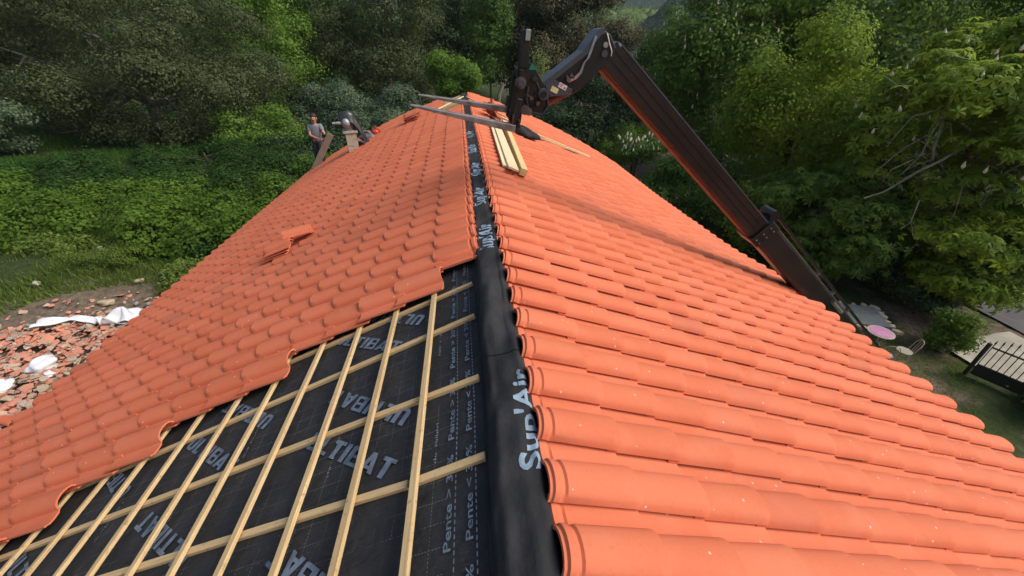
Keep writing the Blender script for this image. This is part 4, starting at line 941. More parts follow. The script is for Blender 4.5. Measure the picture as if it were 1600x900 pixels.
def crown_points(lobes, nclump, per, g, sig, up=0.45, inner=0.12, flat=0.6, shell=(0.72, 1.04)):
    lobes = np.array(lobes, float); ar = lobes[:, 3] * lobes[:, 5] + lobes[:, 3] * lobes[:, 4]; li = g.choice(len(lobes), nclump, p=ar / ar.sum())
    D = unit(g.normal(size=(nclump * 3, 3))); toc = unit(np.array(CAM)[None] - lobes[li].repeat(3, 0)[:, :3])
    keep = (D[:, 2] > -0.65) & ((np.sum(D * toc, 1) > -0.35) | (g.random(len(D)) < 0.2)); D2 = np.zeros((nclump, 3)); ok = keep.reshape(nclump, 3); sel = ok.argmax(1); D2 = D.reshape(nclump, 3, 3)[np.arange(nclump), sel]
    r = g.uniform(shell[0], shell[1], nclump); r = np.where(g.random(nclump) < inner, g.uniform(0.2, 0.7, nclump), r)
    Cc = lobes[li, :3] + D2 * lobes[li, 3:6] * r[:, None]
    inside = np.zeros(nclump, bool)
    for k in range(len(lobes)):
        q = np.sum(((Cc - lobes[k, :3]) / (lobes[k, 3:6] * 0.62)) ** 2, 1) < 1; inside |= q & (li != k)
    Cc, D2 = Cc[~inside], D2[~inside]
    sg = sig * g.uniform(0.55, 1.4, len(Cc)); bri = g.uniform(0, 1, len(Cc))
    O = g.normal(size=(len(Cc), per, 3)) * sg[:, None, None] * np.array([1, 1, flat]); P = (Cc[:, None] + O).reshape(-1, 3)
    N = unit(0.9 * D2.repeat(per, 0) + np.array([0, 0, up * 0.8]) + 0.45 * unit(O.reshape(-1, 3)) + 0.30 * g.normal(size=P.shape))
    return P, N, bri.repeat(per), Cc, D2
LM = {
 'oak': leaf_mat('holm_oak_leaves', (0.023, 0.036, 0.013), (0.116, 0.144, 0.055), 0.2),
 'oakbrown': leaf_mat('brownish_oak_leaves', (0.038, 0.044, 0.02), (0.135, 0.125, 0.062), 0.2),
 'dark': leaf_mat('dark_evergreen_leaves', (0.019, 0.037, 0.015), (0.065, 0.106, 0.041), 0.15),
 'bright': leaf_mat('bright_spring_leaves', (0.062, 0.128, 0.018), (0.199, 0.323, 0.052), 0.4),
 'mid': leaf_mat('mid_green_leaves', (0.042, 0.094, 0.019), (0.140, 0.253, 0.050), 0.35),
 'grey': leaf_mat('grey_green_leaves', (0.044, 0.073, 0.039), (0.146, 0.204, 0.109), 0.25),
 'pale': leaf_mat('pale_young_leaves', (0.112, 0.147, 0.043), (0.285, 0.324, 0.117), 0.4),
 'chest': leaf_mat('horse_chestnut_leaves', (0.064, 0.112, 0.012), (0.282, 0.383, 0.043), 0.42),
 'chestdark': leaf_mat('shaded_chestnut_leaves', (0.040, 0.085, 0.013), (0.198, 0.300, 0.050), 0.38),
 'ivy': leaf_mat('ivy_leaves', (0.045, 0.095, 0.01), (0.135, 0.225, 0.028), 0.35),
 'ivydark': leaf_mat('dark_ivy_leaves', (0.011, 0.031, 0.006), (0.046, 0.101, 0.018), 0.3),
 'grass': leaf_mat('grass_blades', (0.056, 0.095, 0.016), (0.181, 0.246, 0.045), 0.3),
 'grassdark': leaf_mat('lush_grass_blades', (0.026, 0.073, 0.013), (0.078, 0.181, 0.026), 0.3),
}
def make_lobes(c, r, g, n, spread=0.80, lr=(0.16, 0.28), core=0.55):
    out = [(c[0], c[1], c[2], r[0] * core, r[1] * core, r[2] * core)]
    for _ in range(int(n * 2.2)):
        d = g.normal(size=3); d /= np.linalg.norm(d); d[2] = d[2] * 0.9; k = g.uniform(*lr)
        out.append((c[0] + d[0] * r[0] * spread, c[1] + d[1] * r[1] * spread, c[2] + d[2] * r[2] * spread, r[0] * k, r[1] * k, r[2] * k * 0.9))
    return out
def tree(name, label, cat, c, r, kind, ncl, per, size, seed, sig=0.4, nl=14, bark='bark', palm=False, group=None, limbs=9, base=None, candles=0, candle_parts=False, inner=0.12, trunk_r=None, flat=0.6, up=0.45, show_limbs=0, shell=(0.72, 1.04), lr=(0.16, 0.28), lobes=None, core=0.55):
    size *= 0.80; per = int(per * 1.3); sig *= 0.85
    g = np.random.default_rng(seed); zb = gz(c[0], c[1]) - 0.2; bx, by = base if base else (c[0], c[1]); zb = gz(bx, by) - 0.15
    root = empty(name, (bx, by, zb), label, cat, group)
    lobes = lobes or make_lobes(c, r, g, nl, lr=lr, core=core)
    P, N, bri, Cc, D2 = crown_points(lobes, ncl, per, g, sig, up, inner, flat, shell)
    zmin = gz(c[0], c[1]) - 0.1; ok = P[:, 2] > zmin; P, N, bri = P[ok], N[ok], bri[ok]
    V, F, kf = leaves(P, N, size, g, palm)
    rnd = np.clip(0.75 * bri + 0.3 * g.random(len(P)), 0, 1).repeat(kf) if kf == 1 else np.tile(np.clip(0.75 * bri + 0.3 * g.random(len(P)), 0, 1)[:, None], (1, kf)).reshape(-1)
    Minv = parent_inv(root); V = V + np.array(Minv.translation)[None]
    co = bpy.data.objects.new('crown', fast_mesh('crown', V, F, [LM[kind]], rnd)); link(co, root)
    tr = trunk_r or max(0.07, 0.035 * r[0] + 0.03); mb = MB(); zt = c[2] + r[2] * 0.15
    mb.tube([(bx, by, zb), (bx + 0.1, by, zb + (zt - zb) * 0.4), ((bx + c[0]) / 2, (by + c[1]) / 2, zb + (zt - zb) * 0.7), (c[0], c[1], zt)], [tr * 1.35, tr, tr * 0.8, tr * 0.5], 9)
    gl = random.Random(seed)
    for k in range(limbs):
        lb = lobes[1 + k % (len(lobes) - 1)] if len(lobes) > 1 else lobes[0]; f = gl.uniform(0.35, 0.8); a = Vector((bx + (c[0] - bx) * f, by + (c[1] - by) * f, zb + (zt - zb) * f)); b = Vector(lb[:3]) + Vector((gl.gauss(0, 0.3), gl.gauss(0, 0.3), gl.gauss(0, 0.2))) * lb[3]
        m_ = a.lerp(b, 0.5) + Vector((gl.gauss(0, .1), gl.gauss(0, .1), 0.08)) * (b - a).length; mb.tube([a, m_, b], [tr * 0.45, tr * 0.28, tr * 0.08], 6)
        for q in range(show_limbs):
            s0 = m_.lerp(b, gl.uniform(0, 0.9)); s1 = s0 + Vector((gl.gauss(0, 1), gl.gauss(0, 1), gl.gauss(0.1, 0.6))) * lb[3] * 0.55; mb.tube([s0, s0.lerp(s1, 0.5) + Vector((gl.gauss(0, .08), gl.gauss(0, .08), gl.gauss(0, .08))), s1], [tr * 0.16, tr * 0.1, tr * 0.04], 5)
    mb.build('trunk', M[bark], root, 60)
    if candles:
        sc = 1.3 * D2[:, 2] + 0.9 * np.sum(D2 * unit(np.array(CAM)[None] - Cc), 1); order = np.argsort(-sc)[:candles * 3]; pick = g.choice(order, candles, replace=False)
        cm = candle_mesh(); 
        if candle_parts:
            for i in pick:
                o = bpy.data.objects.new('blossom', cm); link(o, root); s_ = g.uniform(0.8, 1.2); o.matrix_basis = Minv @ Matrix.Translation(Vector(Cc[i] + D2[i] * 0.12 + np.array([0, 0, sig * 0.6]))) @ Matrix.Rotation(g.normal(0, 0.15), 4, 'X') @ Matrix.Diagonal((s_, s_, s_, 1))
        else:
            v0 = np.array([q.co[:] for q in cm.vertices]); f0 = np.array([list(q.vertices) for q in cm.polygons]); Vs = []; Fs = []
            for k, i in enumerate(pick): Vs.append(v0 * g.uniform(0.9, 1.3) + Cc[i] + D2[i] * 0.15 + np.array([0, 0, sig * 0.7]) + np.array(Minv.translation)); Fs.append(f0 + len(v0) * k)
            o = bpy.data.objects.new('blossoms', fast_mesh('blossoms', np.concatenate(Vs), np.concatenate(Fs), [M['candle']])); link(o, root); o['kind'] = 'stuff'
    return root
_cm = []
def candle_mesh():
    if _cm: return _cm[0]
    mb = MB(); g = random.Random(3); n = 7; P = []; prof = [(0.0, 0.015), (0.03, 0.04), (0.08, 0.042), (0.15, 0.026), (0.20, 0.006)]
    for z, r in prof:
        for k in range(n):
            a = 6.283 * k / n; q = r * g.uniform(0.7, 1.3); P.append((q * math.cos(a), q * math.sin(a), z + g.gauss(0, 0.008)))
    F = [(i * n + k, i * n + (k + 1) % n, (i + 1) * n + (k + 1) % n, (i + 1) * n + k) for i in range(len(prof) - 1) for k in range(n)]
    me = bpy.data.meshes.new('blossom'); me.from_pydata(P, [], F); me.materials.append(M['candle']); _cm.append(me); return me

T = tree
# left side
T('holm_oak', 'huge dark holm oak filling the upper left behind the hedge', 'tree', (-21.0, 30.0, 0.6), (9.3, 6.0, 6.0), 'oak', 4300, 26, 0.165, 21, 0.40, 24, limbs=16, show_limbs=2, bark='barkpale')
T('holm_oak', 'small pale oak branch tree at the far left edge over the lawn', 'tree', (-25.6, 23.6, -1.9), (2.6, 2.0, 1.7), 'grey', 420, 22, 0.17, 22, 0.3, 8, show_limbs=2, base=(-27.0, 24.5))
T('holm_oak', 'dark oak in the top left corner behind the huge oak', 'tree', (-38, 42, 3.5), (9, 6, 8), 'oak', 1700, 20, 0.30, 23, 0.55, 18)
T('lime_tree', 'bright green broadleaf tree right of the huge dark oak', 'tree', (-17.0, 40.5, 0.5), (4.3, 3.6, 6.6), 'bright', 1500, 20, 0.24, 24, 0.42, 16)
T('lime_tree', 'bright green tree top peeking over the bright broadleaf tree', 'tree', (-17.2, 46, 4.2), (4.5, 3.5, 3.4), 'bright', 700, 18, 0.28, 25, 0.45, 10)
T('bush', 'yellow-green bush below the dark oak beside the hedge end', 'bush', (-13.2, 26.5, -3.6), (2.6, 2.2, 2.4), 'bright', 620, 20, 0.18, 26, 0.3, 9)
T('bush', 'dark bush between the hedge end and the worker', 'bush', (-9.6, 24.0, -4.2), (2.4, 2.0, 1.9), 'dark', 480, 20, 0.2, 27, 0.3, 8)
T('holm_oak', 'tall grey-green oak standing behind the chimney', 'tree', (-8.0, 44.0, 2.0), (7.0, 5.0, 8.2), 'oak', 2700, 22, 0.22, 28, 0.46, 20, show_limbs=1)
T('holm_oak', 'dark oak filling the gap left of the tall grey-green oak', 'tree', (-15.5, 51, 1.2), (6.5, 4, 8.5), 'mid', 1100, 18, 0.34, 29, 0.55, 14)
T('olive_shrub', 'rounded grey-green shrub behind the chimney and tool bag', 'shrub', (-6.0, 28.0, -2.9), (3.1, 2.4, 2.6), 'grey', 1000, 22, 0.17, 30, 0.28, 12, up=0.9)
T('olive_shrub', 'smaller grey-green shrub behind the worker', 'shrub', (-9.6, 29.5, -2.8), (2.4, 2.0, 2.6), 'grey', 620, 22, 0.17, 31, 0.28, 9)
T('cypress', 'dark evergreen left of the bright tree above the ridge end', 'tree', (-2.0, 53.5, 3.0), (4.2, 3.5, 9.0), 'dark', 1100, 18, 0.32, 32, 0.45, 16)
T('bush', 'bright green bush just left of the ridge end', 'bush', (-1.6, 38.5, -1.0), (2.4, 2.0, 2.3), 'bright', 560, 20, 0.22, 33, 0.34, 9)
T('lime_tree', 'slim bright green tree left of the fork carriage', 'tree', (2.0, 47.0, 2.6), (2.3, 2.0, 6.2), 'mid', 760, 18, 0.27, 34, 0.4, 12)
T('oak_tree', 'wide brownish oak behind the boom head', 'tree', (11.0, 48.0, 2.0), (7.4, 4.5, 5.4), 'oakbrown', 2300, 20, 0.27, 35, 0.5, 22, show_limbs=2, bark='barkpale')
T('oak_tree', 'brownish oak between the slim bright tree and the boom head', 'tree', (5.8, 53.0, 2.2), (4.8, 4, 6.5), 'oakbrown', 1100, 18, 0.32, 36, 0.5, 14)
T('hazel_bush', 'pale thin-leaved bush with bare twigs behind the carriage', 'bush', (5.4, 33.0, -0.9), (1.9, 1.6, 2.9), 'pale', 210, 14, 0.13, 37, 0.28, 10, bark='barkpale', show_limbs=5, limbs=14, inner=0.4, trunk_r=0.09)
T('bush', 'dark bush under the boom head behind the verge', 'bush', (8.2, 29.5, -3.2), (4.0, 3.0, 2.9), 'dark', 800, 20, 0.22, 38, 0.36, 12)
T('bush', 'bright low bush beyond the right verge under the boom', 'bush', (11.0, 27.0, -4.6), (2.7, 2.2, 1.7), 'bright', 620, 20, 0.17, 39, 0.26, 10)
T('bush', 'white flowering low bush beneath the boom', 'bush', (10.2, 24.4, -4.2), (1.5, 1.2, 0.8), 'mid', 200, 18, 0.15, 40, 0.22, 6, candles=60)
T('ash_tree', 'pale green far tree standing left of the flowering chestnut', 'tree', (24.0, 52.5, -0.5), (3.6, 3, 6.0), 'mid', 900, 18, 0.28, 41, 0.42, 14)
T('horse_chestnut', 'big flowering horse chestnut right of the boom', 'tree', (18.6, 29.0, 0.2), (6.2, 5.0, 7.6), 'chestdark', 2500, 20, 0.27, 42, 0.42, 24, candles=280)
T('maple_tree', 'dense green tree between the flowering chestnuts', 'tree', (16.2, 19.4, -1.9), (3.5, 3.0, 5.0), 'chest', 1900, 20, 0.20, 43, 0.34, 20)
chn = T('horse_chestnut', 'nearest horse chestnut with cream blossoms at the right edge', 'tree', (18.6, 13.4, -1.3), (4.3, 3.8, 4.0), 'chest', 620, 16, 0.33, 44, 0.34, 22, palm=True, candles=150, candle_parts=True, bark='barkpale', show_limbs=4, limbs=18, inner=0.08, flat=0.35, up=1.1, lr=(0.17, 0.27), core=0.3, base=(20.2, 13.2))
for r_, L_ in ((0.075, [(19.2, 13.2, -2.2), (17.2, 12.8, -1.2), (15.16, 12.27, -0.49)]), (0.06, [(15.16, 12.27, -0.49), (15.22, 12.18, -0.84), (15.05, 11.89, -1.54), (15.14, 11.79, -1.9)]), (0.022, [(14.81, 12.02, -0.93), (14.81, 12.0, -1.17), (14.58, 11.79, -1.75), (14.08, 11.64, -2.29)]),
        (0.018, [(14.73, 11.92, -1.09), (14.67, 12.02, -1.17), (14.06, 11.99, -1.53), (13.36, 11.82, -2.11)]), (0.02, [(15.1, 12.3, -0.4), (14.32, 12.41, -0.62), (14.04, 12.35, -0.97), (13.81, 12.28, -1.33)]), (0.02, [(15.34, 12.04, -0.82), (15.52, 11.86, -1.29), (15.98, 11.78, -1.57)]),
        (0.045, [(16.2, 11.9, -1.5), (15.01, 11.47, -1.85), (14.42, 11.5, -2.2), (14.0, 11.55, -2.6), (13.67, 11.58, -2.87), (13.12, 11.64, -3.09)]), (0.014, [(14.1, 11.56, -1.8), (13.47, 11.53, -2.09), (13.31, 11.47, -2.44)]), (0.016, [(14.2, 10.8, -2.9), (14.0, 10.54, -3.56), (13.8, 10.55, -3.78)]),
        (0.014, [(15.71, 11.05, -2.29), (15.61, 10.78, -2.95), (15.57, 10.61, -3.44)]), (0.016, [(16.63, 10.79, -2.56), (16.33, 10.63, -3.09)]), (0.02, [(15.6, 13.22, 1.04), (16.26, 13.22, 0.92), (16.38, 13.06, 0.46)]), (0.015, [(13.29, 13.09, 0.51), (13.86, 12.99, 0.22), (14.45, 13.07, 0.2)]), (0.015, [(16.51, 12.56, 0.15), (17.32, 12.65, 0.19), (18.15, 12.78, 0.28)])):
    mb = MB(); nL = len(L_); gl = random.Random(nL * 7 + int(r_ * 1000)); mb.tube(L_, [r_ * (1 - 0.55 * i / nL) for i in range(nL)], 7)
    for q in range(3 if r_ < 0.03 else 2):
        a = Vector(L_[gl.randrange(1, nL)]); b = a + Vector((gl.uniform(-0.6, 0.1), gl.gauss(0, 0.3), gl.uniform(-0.6, 0.1))); mb.tube([a, a.lerp(b, 0.5) + Vector((0, 0, 0.06)), b], [r_ * 0.35, r_ * 0.25, r_ * 0.12], 5)
    mb.build('bare_limb', M['barkpale'], chn, 60)
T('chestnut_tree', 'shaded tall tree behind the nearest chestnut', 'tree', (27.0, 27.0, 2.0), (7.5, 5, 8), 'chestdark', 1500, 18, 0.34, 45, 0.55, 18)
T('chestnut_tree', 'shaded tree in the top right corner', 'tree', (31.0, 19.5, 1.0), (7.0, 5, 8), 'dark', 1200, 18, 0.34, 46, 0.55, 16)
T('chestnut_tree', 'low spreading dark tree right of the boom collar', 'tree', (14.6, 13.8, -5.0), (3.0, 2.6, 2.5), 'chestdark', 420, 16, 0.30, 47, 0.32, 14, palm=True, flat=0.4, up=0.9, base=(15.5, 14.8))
T('chestnut_tree', 'low dark leafy tree above the road at the right', 'tree', (17.8, 10.6, -4.9), (2.5, 2.2, 1.8), 'chest', 330, 16, 0.30, 48, 0.32, 12, palm=True, flat=0.4, up=0.9, base=(20.5, 12.6))
T('bush', 'dark bush along the right verge below the boom', 'bush', (12.0, 20.0, -5.3), (3.0, 2.2, 2.0), 'mid', 620, 20, 0.19, 49, 0.3, 10)
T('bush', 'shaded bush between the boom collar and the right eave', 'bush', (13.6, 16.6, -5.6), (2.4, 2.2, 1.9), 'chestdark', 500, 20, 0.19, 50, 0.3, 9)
T('bush', 'dark bush behind the garden table', 'bush', (16.5, 11.2, -6.3), (1.7, 1.5, 1.1), 'dark', 420, 18, 0.14, 51, 0.22, 8)
T('bush', 'leafy green bush in front of the gate at the right edge', 'bush', (15.45, 5.35, -6.55), (1.05, 1.0, 0.95), 'ivydark', 480, 18, 0.10, 52, 0.16, 7)
T('ivy_bush', 'fresh green ivy clump beside the gate post', 'ivy', (14.95, 8.45, -6.5), (0.5, 0.6, 0.95), 'ivy', 300, 18, 0.11, 53, 0.16, 7)
for k, (x, y, z, rx, rz_, kd, lab) in enumerate(((-30, 60, 4, 8, 9, 'mid', 'background tree above the huge oak'), (-4, 68, 4, 8, 10, 'dark', 'background tree above the ridge end'), (33, 46, 3, 8, 9, 'chestdark', 'background tree behind the flowering chestnut'),
        (14.8, 62, -2.5, 6, 5, 'oakbrown', 'background oak low behind the wide brownish oak'), (-46, 30, 4, 8, 9, 'oak', 'background oak at the far left edge'), (42, 30, 3, 8, 10, 'dark', 'background tree far right behind the shaded trees'), (-24, 52, 2, 6, 9, 'mid', 'background tree between huge oak and bright tree'),
        (6, 66, 2, 7, 8, 'oak', 'background oak behind the fork carriage'), (30, 62, -2, 5, 6, 'mid', 'background tree under the far hills'), (38, 17, -1, 5, 7, 'dark', 'background tree beyond the road at the right edge'))):
    T('woodland_tree', lab, 'tree', (x, y, z), (rx, 5, rz_), kd, 700, 16, 0.46, 80 + k, 0.7, 14, group='background woodland')

# ivy hedge on the left bank (three clumps of one hedge line) and ground cover
HM = [((-17.6, 15.4), (3.0, 1.7, 1.45), 'ivy', 'leafy ivy hedge at the left edge of the bank', 61), ((-13.4, 14.7), (2.7, 1.8, 1.5), 'ivy', 'leafy ivy hedge in the middle of the bank', 62), ((-9.8, 14.6), (2.3, 2.1, 1.55), 'ivy', 'leafy ivy hedge end beside the left eave', 63),
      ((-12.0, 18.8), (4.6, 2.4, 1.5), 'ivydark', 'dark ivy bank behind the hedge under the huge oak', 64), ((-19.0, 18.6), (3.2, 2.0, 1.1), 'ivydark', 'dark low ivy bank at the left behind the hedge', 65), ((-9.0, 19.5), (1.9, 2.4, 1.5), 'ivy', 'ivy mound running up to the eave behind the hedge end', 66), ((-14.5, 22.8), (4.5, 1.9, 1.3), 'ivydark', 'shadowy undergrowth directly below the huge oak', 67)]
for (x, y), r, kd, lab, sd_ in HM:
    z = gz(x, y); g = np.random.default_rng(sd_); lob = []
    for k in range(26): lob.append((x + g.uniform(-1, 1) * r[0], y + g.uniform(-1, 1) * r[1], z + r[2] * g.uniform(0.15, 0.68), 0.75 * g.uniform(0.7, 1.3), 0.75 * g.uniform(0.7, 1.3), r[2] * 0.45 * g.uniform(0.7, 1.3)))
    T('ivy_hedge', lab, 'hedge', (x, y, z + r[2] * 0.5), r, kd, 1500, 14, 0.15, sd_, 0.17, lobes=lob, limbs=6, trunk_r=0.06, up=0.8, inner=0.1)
T('bush', 'mossy green mound plant on the grassy bank', 'bush', (-11.7, 11.6, gz(-11.7, 11.6) + 0.12), (1.25, 0.65, 0.45), 'grass', 340, 18, 0.06, 70, 0.12, 8, limbs=2, trunk_r=0.03)

for k, (x, y, rx, lab) in enumerate(((-9.3, 12.3, 0.9, 'weedy ivy clump on the bank right under the hedge end'), (-13.6, 12.5, 1.1, 'weedy clump at the left of the grassy bank'), (-10.9, 12.9, 0.8, 'small weedy clump between hedge and mossy mound'), (-9.0, 10.9, 0.55, 'tuft of weeds beside the eave above the white sheets'))):
    T('weeds', lab, 'weeds', (x, y, gz(x, y) + 0.2), (rx, 0.7, 0.5), ('ivydark', 'grass', 'ivydark', 'grass')[k], 260, 14, 0.12, 170 + k, 0.15, 6, limbs=2, trunk_r=0.03)

def grass(name, n, region, size, kind, seed, dens=None):
    g = np.random.default_rng(seed); x = g.uniform(region[0], region[1], n); y = g.uniform(region[2], region[3], n)
    cl = np.sin(x * 1.7 + 2) * np.sin(y * 1.9) + np.sin(x * 0.7 - y * 0.9) + g.normal(0, 0.5, n); k = cl > -0.2
    if dens is not None: k &= dens(x, y)
    x, y = x[k], y[k]; m = len(x); P = np.stack([x, y, ground(x, y) - 0.01], 1); h = size * g.uniform(0.5, 1.4, m)
    a = g.uniform(0, 6.28, m); w = np.stack([np.cos(a), np.sin(a), 0 * a], 1) * (0.10 * h)[:, None]; ln = np.stack([g.normal(0, 0.35, m), g.normal(0, 0.35, m), np.ones(m)], 1) * h[:, None]
    V = np.stack([P - w, P + w, P + ln], 1).reshape(-1, 3)
    o = bpy.data.objects.new(name, fast_mesh(name, V, np.arange(3 * m).reshape(m, 3), [LM[kind]], g.random(m))); link(o); return o
o = grass('grass', 60000, (-18, -6, 7, 16), 0.16, 'grass', 71, lambda x, y: (((x + 9.5) / 4.0) ** 2 + ((y - 6.4) / 4.2) ** 2 > 1) & (x < -6.5)); tag(o, 'rough grass and weeds on the left bank', 'grass', kind='stuff')
o = grass('grass', 50000, (-34, -15, 17, 30), 0.20, 'grassdark', 72); tag(o, 'lush lawn under the trees at the left', 'grass', kind='stuff')
o = grass('grass', 40000, (10.5, 15, 2.5, 9.5), 0.07, 'grass', 73); tag(o, 'patchy grass beside the right eave', 'grass', kind='stuff')
o = grass('grass', 30000, (20.8, 30, 4, 16), 0.16, 'grass', 74); tag(o, 'bright grass verge beyond the road', 'grass', kind='stuff')

# ------------------------------------------------------------------ right garden: table, chairs, basin, gate, road
def strip(name, pts, w, mat, lift, kind='structure'):
    bm = bmesh.new(); L_ = []; pts = [Vector((p[0], p[1], 0)) for p in pts]
    for i, p in enumerate(pts):
        d = (pts[min(i + 1, len(pts) - 1)] - pts[max(i - 1, 0)]).normalized(); s_ = Vector((-d.y, d.x, 0)); row = []
        for k in range(7):
            q = p + s_ * (w * (k / 6 - 0.5)); q.z = max(gz(q.x, q.y), gz(p.x, p.y)) + lift; row.append(bm.verts.new(q))
        L_.append(row)
    for i in range(len(L_) - 1):
        for k in range(6): bm.faces.new([L_[i][k], L_[i + 1][k], L_[i + 1][k + 1], L_[i][k + 1]])
    bmesh.ops.recalc_face_normals(bm, faces=bm.faces[:])
    me = bpy.data.meshes.new(name); bm.to_mesh(me); bm.free(); me.materials.append(mat); o = bpy.data.objects.new(name, me); link(o); return tag(o, kind=kind)
strip('road', [(19.4 + 0.02 * i, -10 + i) for i in range(0, 45)], 2.6, M['asphalt'], 0.06)
strip('driveway', [(15.2 + 0.3 * i, 7.0 + 0.02 * i) for i in range(0, 11)], 3.2, M['concrete'], 0.05)
kb = MB()
for i in range(44):
    a = Vector((20.78 + 0.02 * i, -10 + i, gz(20.8, -10 + i) + 0.06)); b = Vector((20.78 + 0.02 * (i + 1), -9 + i, gz(20.8, -9 + i) + 0.06)); kb.bar(a, b - (b - a) * 0.01, 0.14, 0.22)
o = kb.build('kerb', M['kerb']); tag(o, kind='structure')
def iron_chair(name, x, y, rot, label):
    z = gz(x, y); t = empty(name, (x, y, z), label, 'garden chair', 'round cream garden chairs'); rm = Matrix.Rotation(rot, 3, 'Z'); o_ = Vector((x, y, z)); f = lambda a, b, c: o_ + rm @ Vector((a, b, c))
    mb = MB(); n = 18
    mb.prism([(0.20 * math.cos(6.283 * k / n), 0.20 * math.sin(6.283 * k / n)) for k in range(n)], o_ + EZ * 0.45, rm @ EX, rm @ EY, EZ, -0.012, 0.012); mb.build('seat', M['cream'], t)
    for k in range(4):
        a = 0.785 + 1.571 * k; mb = MB(); mb.tube([f(0.16 * math.cos(a), 0.16 * math.sin(a), 0.44), f(0.23 * math.cos(a), 0.23 * math.sin(a), 0.0)], 0.011, 6); mb.build('leg', M['cream'], t)
    mb = MB(); mb.tube([f(-0.18, 0.12, 0.45), f(-0.20, 0.20, 0.80), f(-0.12, 0.24, 0.92), f(0, 0.25, 0.95), f(0.12, 0.24, 0.92), f(0.20, 0.20, 0.80), f(0.18, 0.12, 0.45)], 0.012, 6)
    for q in (-0.09, 0, 0.09): mb.tube([f(q, 0.18, 0.47), f(q * 1.2, 0.245, 0.93)], 0.007, 5)
    mb.build('backrest', M['cream'], t); return t
tx, ty = 12.62, 8.55; tz = gz(tx, ty)
tt = empty('garden_table', (tx, ty, tz), 'round pink garden table with a cream rim', 'garden table')
n = 32; mb = MB(); mb.prism([(0.36 * math.cos(6.283 * k / n), 0.36 * math.sin(6.283 * k / n)) for k in range(n)], (tx, ty, tz + 0.72), EX, EY, EZ, -0.012, 0.012); mb.build('table_rim', M['cream'], tt)
mb = MB(); mb.prism([(0.30 * math.cos(6.283 * k / n), 0.30 * math.sin(6.283 * k / n)) for k in range(n)], (tx, ty, tz + 0.736), EX, EY, EZ, -0.004, 0.004); mb.build('table_top', M['pink'], tt)
for k in range(3):
    a = 2.094 * k + 0.4; mb = MB(); mb.tube([(tx + 0.30 * math.cos(a), ty + 0.30 * math.sin(a), tz + 0.71), (tx + 0.12 * math.cos(a), ty + 0.12 * math.sin(a), tz + 0.4), (tx + 0.38 * math.cos(a), ty + 0.38 * math.sin(a), tz)], 0.014, 6); mb.build('leg', M['cream'], tt, 60)
iron_chair('garden_chair', 12.95, 7.92, R(-125), 'round-seated cream garden chair to the right of the pink table')
iron_chair('garden_chair', 12.20, 7.85, R(150), 'round-seated cream garden chair half hidden behind the eave')
bx_, by_ = 13.2, 9.9; bz_ = gz(bx_, by_)
bs = empty('garden_basin', (bx_, by_, bz_), 'grey rectangular basin edged with rough stones behind the pink table', 'basin')
ca, sa = math.cos(R(-20)), math.sin(R(-20)); ux_, uy_ = Vector((ca, sa, 0)), Vector((-sa, ca, 0))
mb = MB(); mb.box((bx_, by_, bz_ + 0.22), (0.75, 0.62, 0.22), (ux_, uy_, EZ)); mb.build('cover', M['slate'], bs)
rs = random.Random(9)
for side in range(4):
    for k in range(6):
        f = -0.85 + 1.7 * k / 5
        c = Vector((bx_, by_, bz_ + 0.32)) + (ux_ * (0.85 * f / 0.85) + uy_ * (0.74 * (1 if side == 0 else -1)) if side < 2 else ux_ * (0.87 * (1 if side == 2 else -1)) + uy_ * (0.66 * f / 0.85))
        o = bpy.data.objects.new('rim_stone', rs.choice(STm)); link(o, bs); s_ = rs.uniform(0.14, 0.20); o.matrix_basis = parent_inv(bs) @ Matrix.Translation(c) @ Matrix.Rotation(rs.uniform(0, 6), 4, 'Z') @ Matrix.Diagonal((s_, s_, s_ * 0.9, 1))
# gate
g0, g1 = Vector((14.55, 7.15, 0)), Vector((15.35, 5.5, 0)); g0.z = gz(g0.x, g0.y); g1.z = gz(g1.x, g1.y)
gt = empty('garden_gate', g0, 'black iron gate with pointed bars and a solid lower panel', 'gate')
dg = (g1 - g0).normalized(); Lg = (g1 - g0).length
mb = MB(); mb.bar(g0 + EZ * 0.26, g1 + EZ * 0.26, 0.03, 0.34); mb.build('lower_panel', M['iron'], gt)
for zz in (0.46, 1.12):
    mb = MB(); mb.bar(g0 + EZ * zz, g1 + EZ * zz, 0.035, 0.045); mb.build('cross_rail', M['iron'], gt)
for k in range(15):
    f = k / 14; b = g0 + (g1 - g0) * f; h = 1.22 + 0.2 * math.sin(math.pi * min(1, f * 1.3)); mb = MB(); mb.tube([b + EZ * 0.1, b + EZ * h, b + EZ * (h + 0.05), b + EZ * (h + 0.16)], [0.012, 0.012, 0.024, 0.002], 6); mb.build('bar', M['iron'], gt)
for k, b in enumerate((g0 - dg * 0.08, g1 + dg * 0.08)):
    mb = MB(); mb.box(b + EZ * 0.6, (0.04, 0.04, 0.62), bev=0.006); mb.build('post', M['iron'], gt)
# dry stone wall between garden and road
wl_ = empty('stone_wall', (16.0, 9.4, gz(16, 9.4)), 'low brown dry stone wall between the gate and the road', 'wall')
rs = random.Random(21)
for i in range(16):
    for j in range(4):
        x = 14.95 + 0.20 * i + rs.uniform(-0.03, 0.03) + 0.1 * (j % 2); y = 8.25 + 0.17 * i; s_ = rs.uniform(0.13, 0.17)
        o = bpy.data.objects.new('stone', rs.choice(STm)); link(o, wl_); o.matrix_basis = parent_inv(wl_) @ Matrix.Translation((x, y, gz(x, y) + 0.08 + 0.19 * j)) @ Matrix.Rotation(rs.uniform(0, 6), 4, 'Z') @ Matrix.Diagonal((s_, s_, s_, 1))
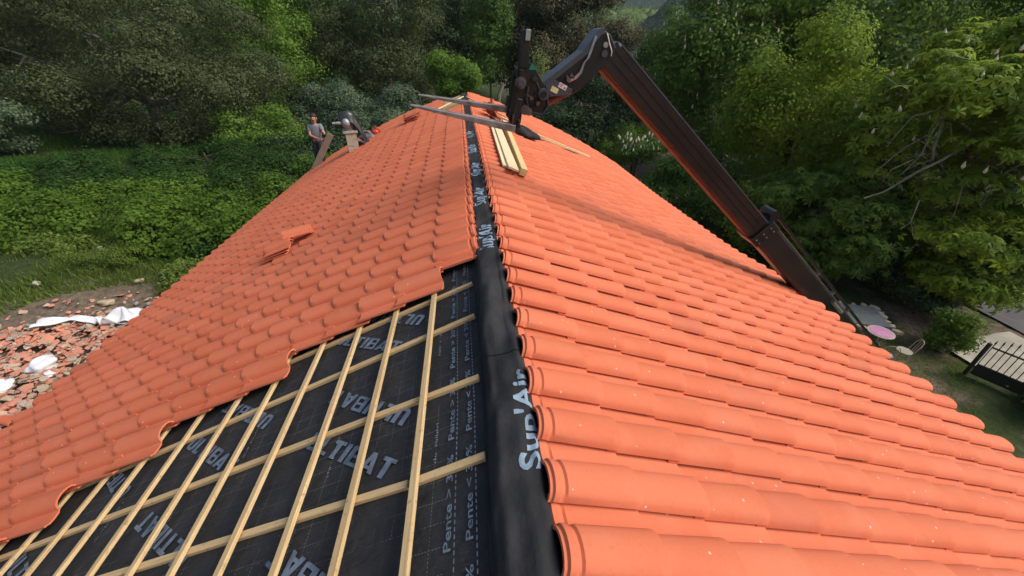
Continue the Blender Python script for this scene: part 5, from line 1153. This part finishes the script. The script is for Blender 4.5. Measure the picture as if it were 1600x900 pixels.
# weathered post behind the far gable
pp = Vector((1.1, 18.6, gz(1.1, 18.6)))
mb = MB(); mb.tube([pp, pp + Vector((-0.1, 0, 3)), Vector((1.02, 18.6, -0.85)), Vector((1.10, 18.6, -0.40)), Vector((1.27, 18.6, 0.0))], [0.16, 0.14, 0.10, 0.09, 0.085], 10)
o = mb.build('tree_stump', M['barkpale'], None, 50); tag(o, 'bare weathered trunk stump sticking up behind the far gable', 'tree stump')
# dead branches under the boom head
gl = random.Random(77); mb = MB(); b0 = Vector((6.9, 24.5, gz(6.9, 24.5)))
mb.tube([b0, b0 + Vector((0.1, 0, 1.2)), b0 + Vector((0.3, -0.1, 2.2))], [0.07, 0.05, 0.03], 7)
for k in range(16):
    a = b0 + Vector((0.15, 0, gl.uniform(0.7, 2.1))); d = Vector((gl.gauss(0.3, 0.9), gl.gauss(-0.3, 0.6), gl.uniform(0.0, 0.7))).normalized(); L_ = gl.uniform(0.8, 2.0)
    p1 = a + d * L_ * 0.5 + Vector((0, 0, 0.12)); p2 = a + d * L_ + Vector((0, 0, gl.uniform(-0.2, 0.15))); mb.tube([a, p1, p2], [0.028, 0.018, 0.006], 5)
    for q in range(2):
        e = p1.lerp(p2, gl.random()); mb.tube([e, e + Vector((gl.gauss(0, .3), gl.gauss(0, .3), gl.gauss(0, .2)))], [0.011, 0.004], 4)
o = mb.build('dead_bush', M['barkpale'], None, 60); tag(o, 'bare pale dead bush beyond the verge under the boom head', 'dead bush')

# ------------------------------------------------------------------ valley air
hz = MB(); hz.box((0, 8, 44), (1580, 1580, 78)); hm_ = bpy.data.materials.new('valley_haze'); hm_.use_nodes = True
for nd in list(hm_.node_tree.nodes):
    if nd.type == 'BSDF_PRINCIPLED': hm_.node_tree.nodes.remove(nd)
pv = hm_.node_tree.nodes.new('ShaderNodeVolumePrincipled'); pv.inputs['Density'].default_value = 0.00012; pv.inputs['Color'].default_value = (0.75, 0.85, 1.0, 1.0)
hm_.node_tree.links.new(pv.outputs[0], hm_.node_tree.nodes['Material Output'].inputs['Volume'])
o = hz.build('haze', hm_); tag(o, kind='stuff')
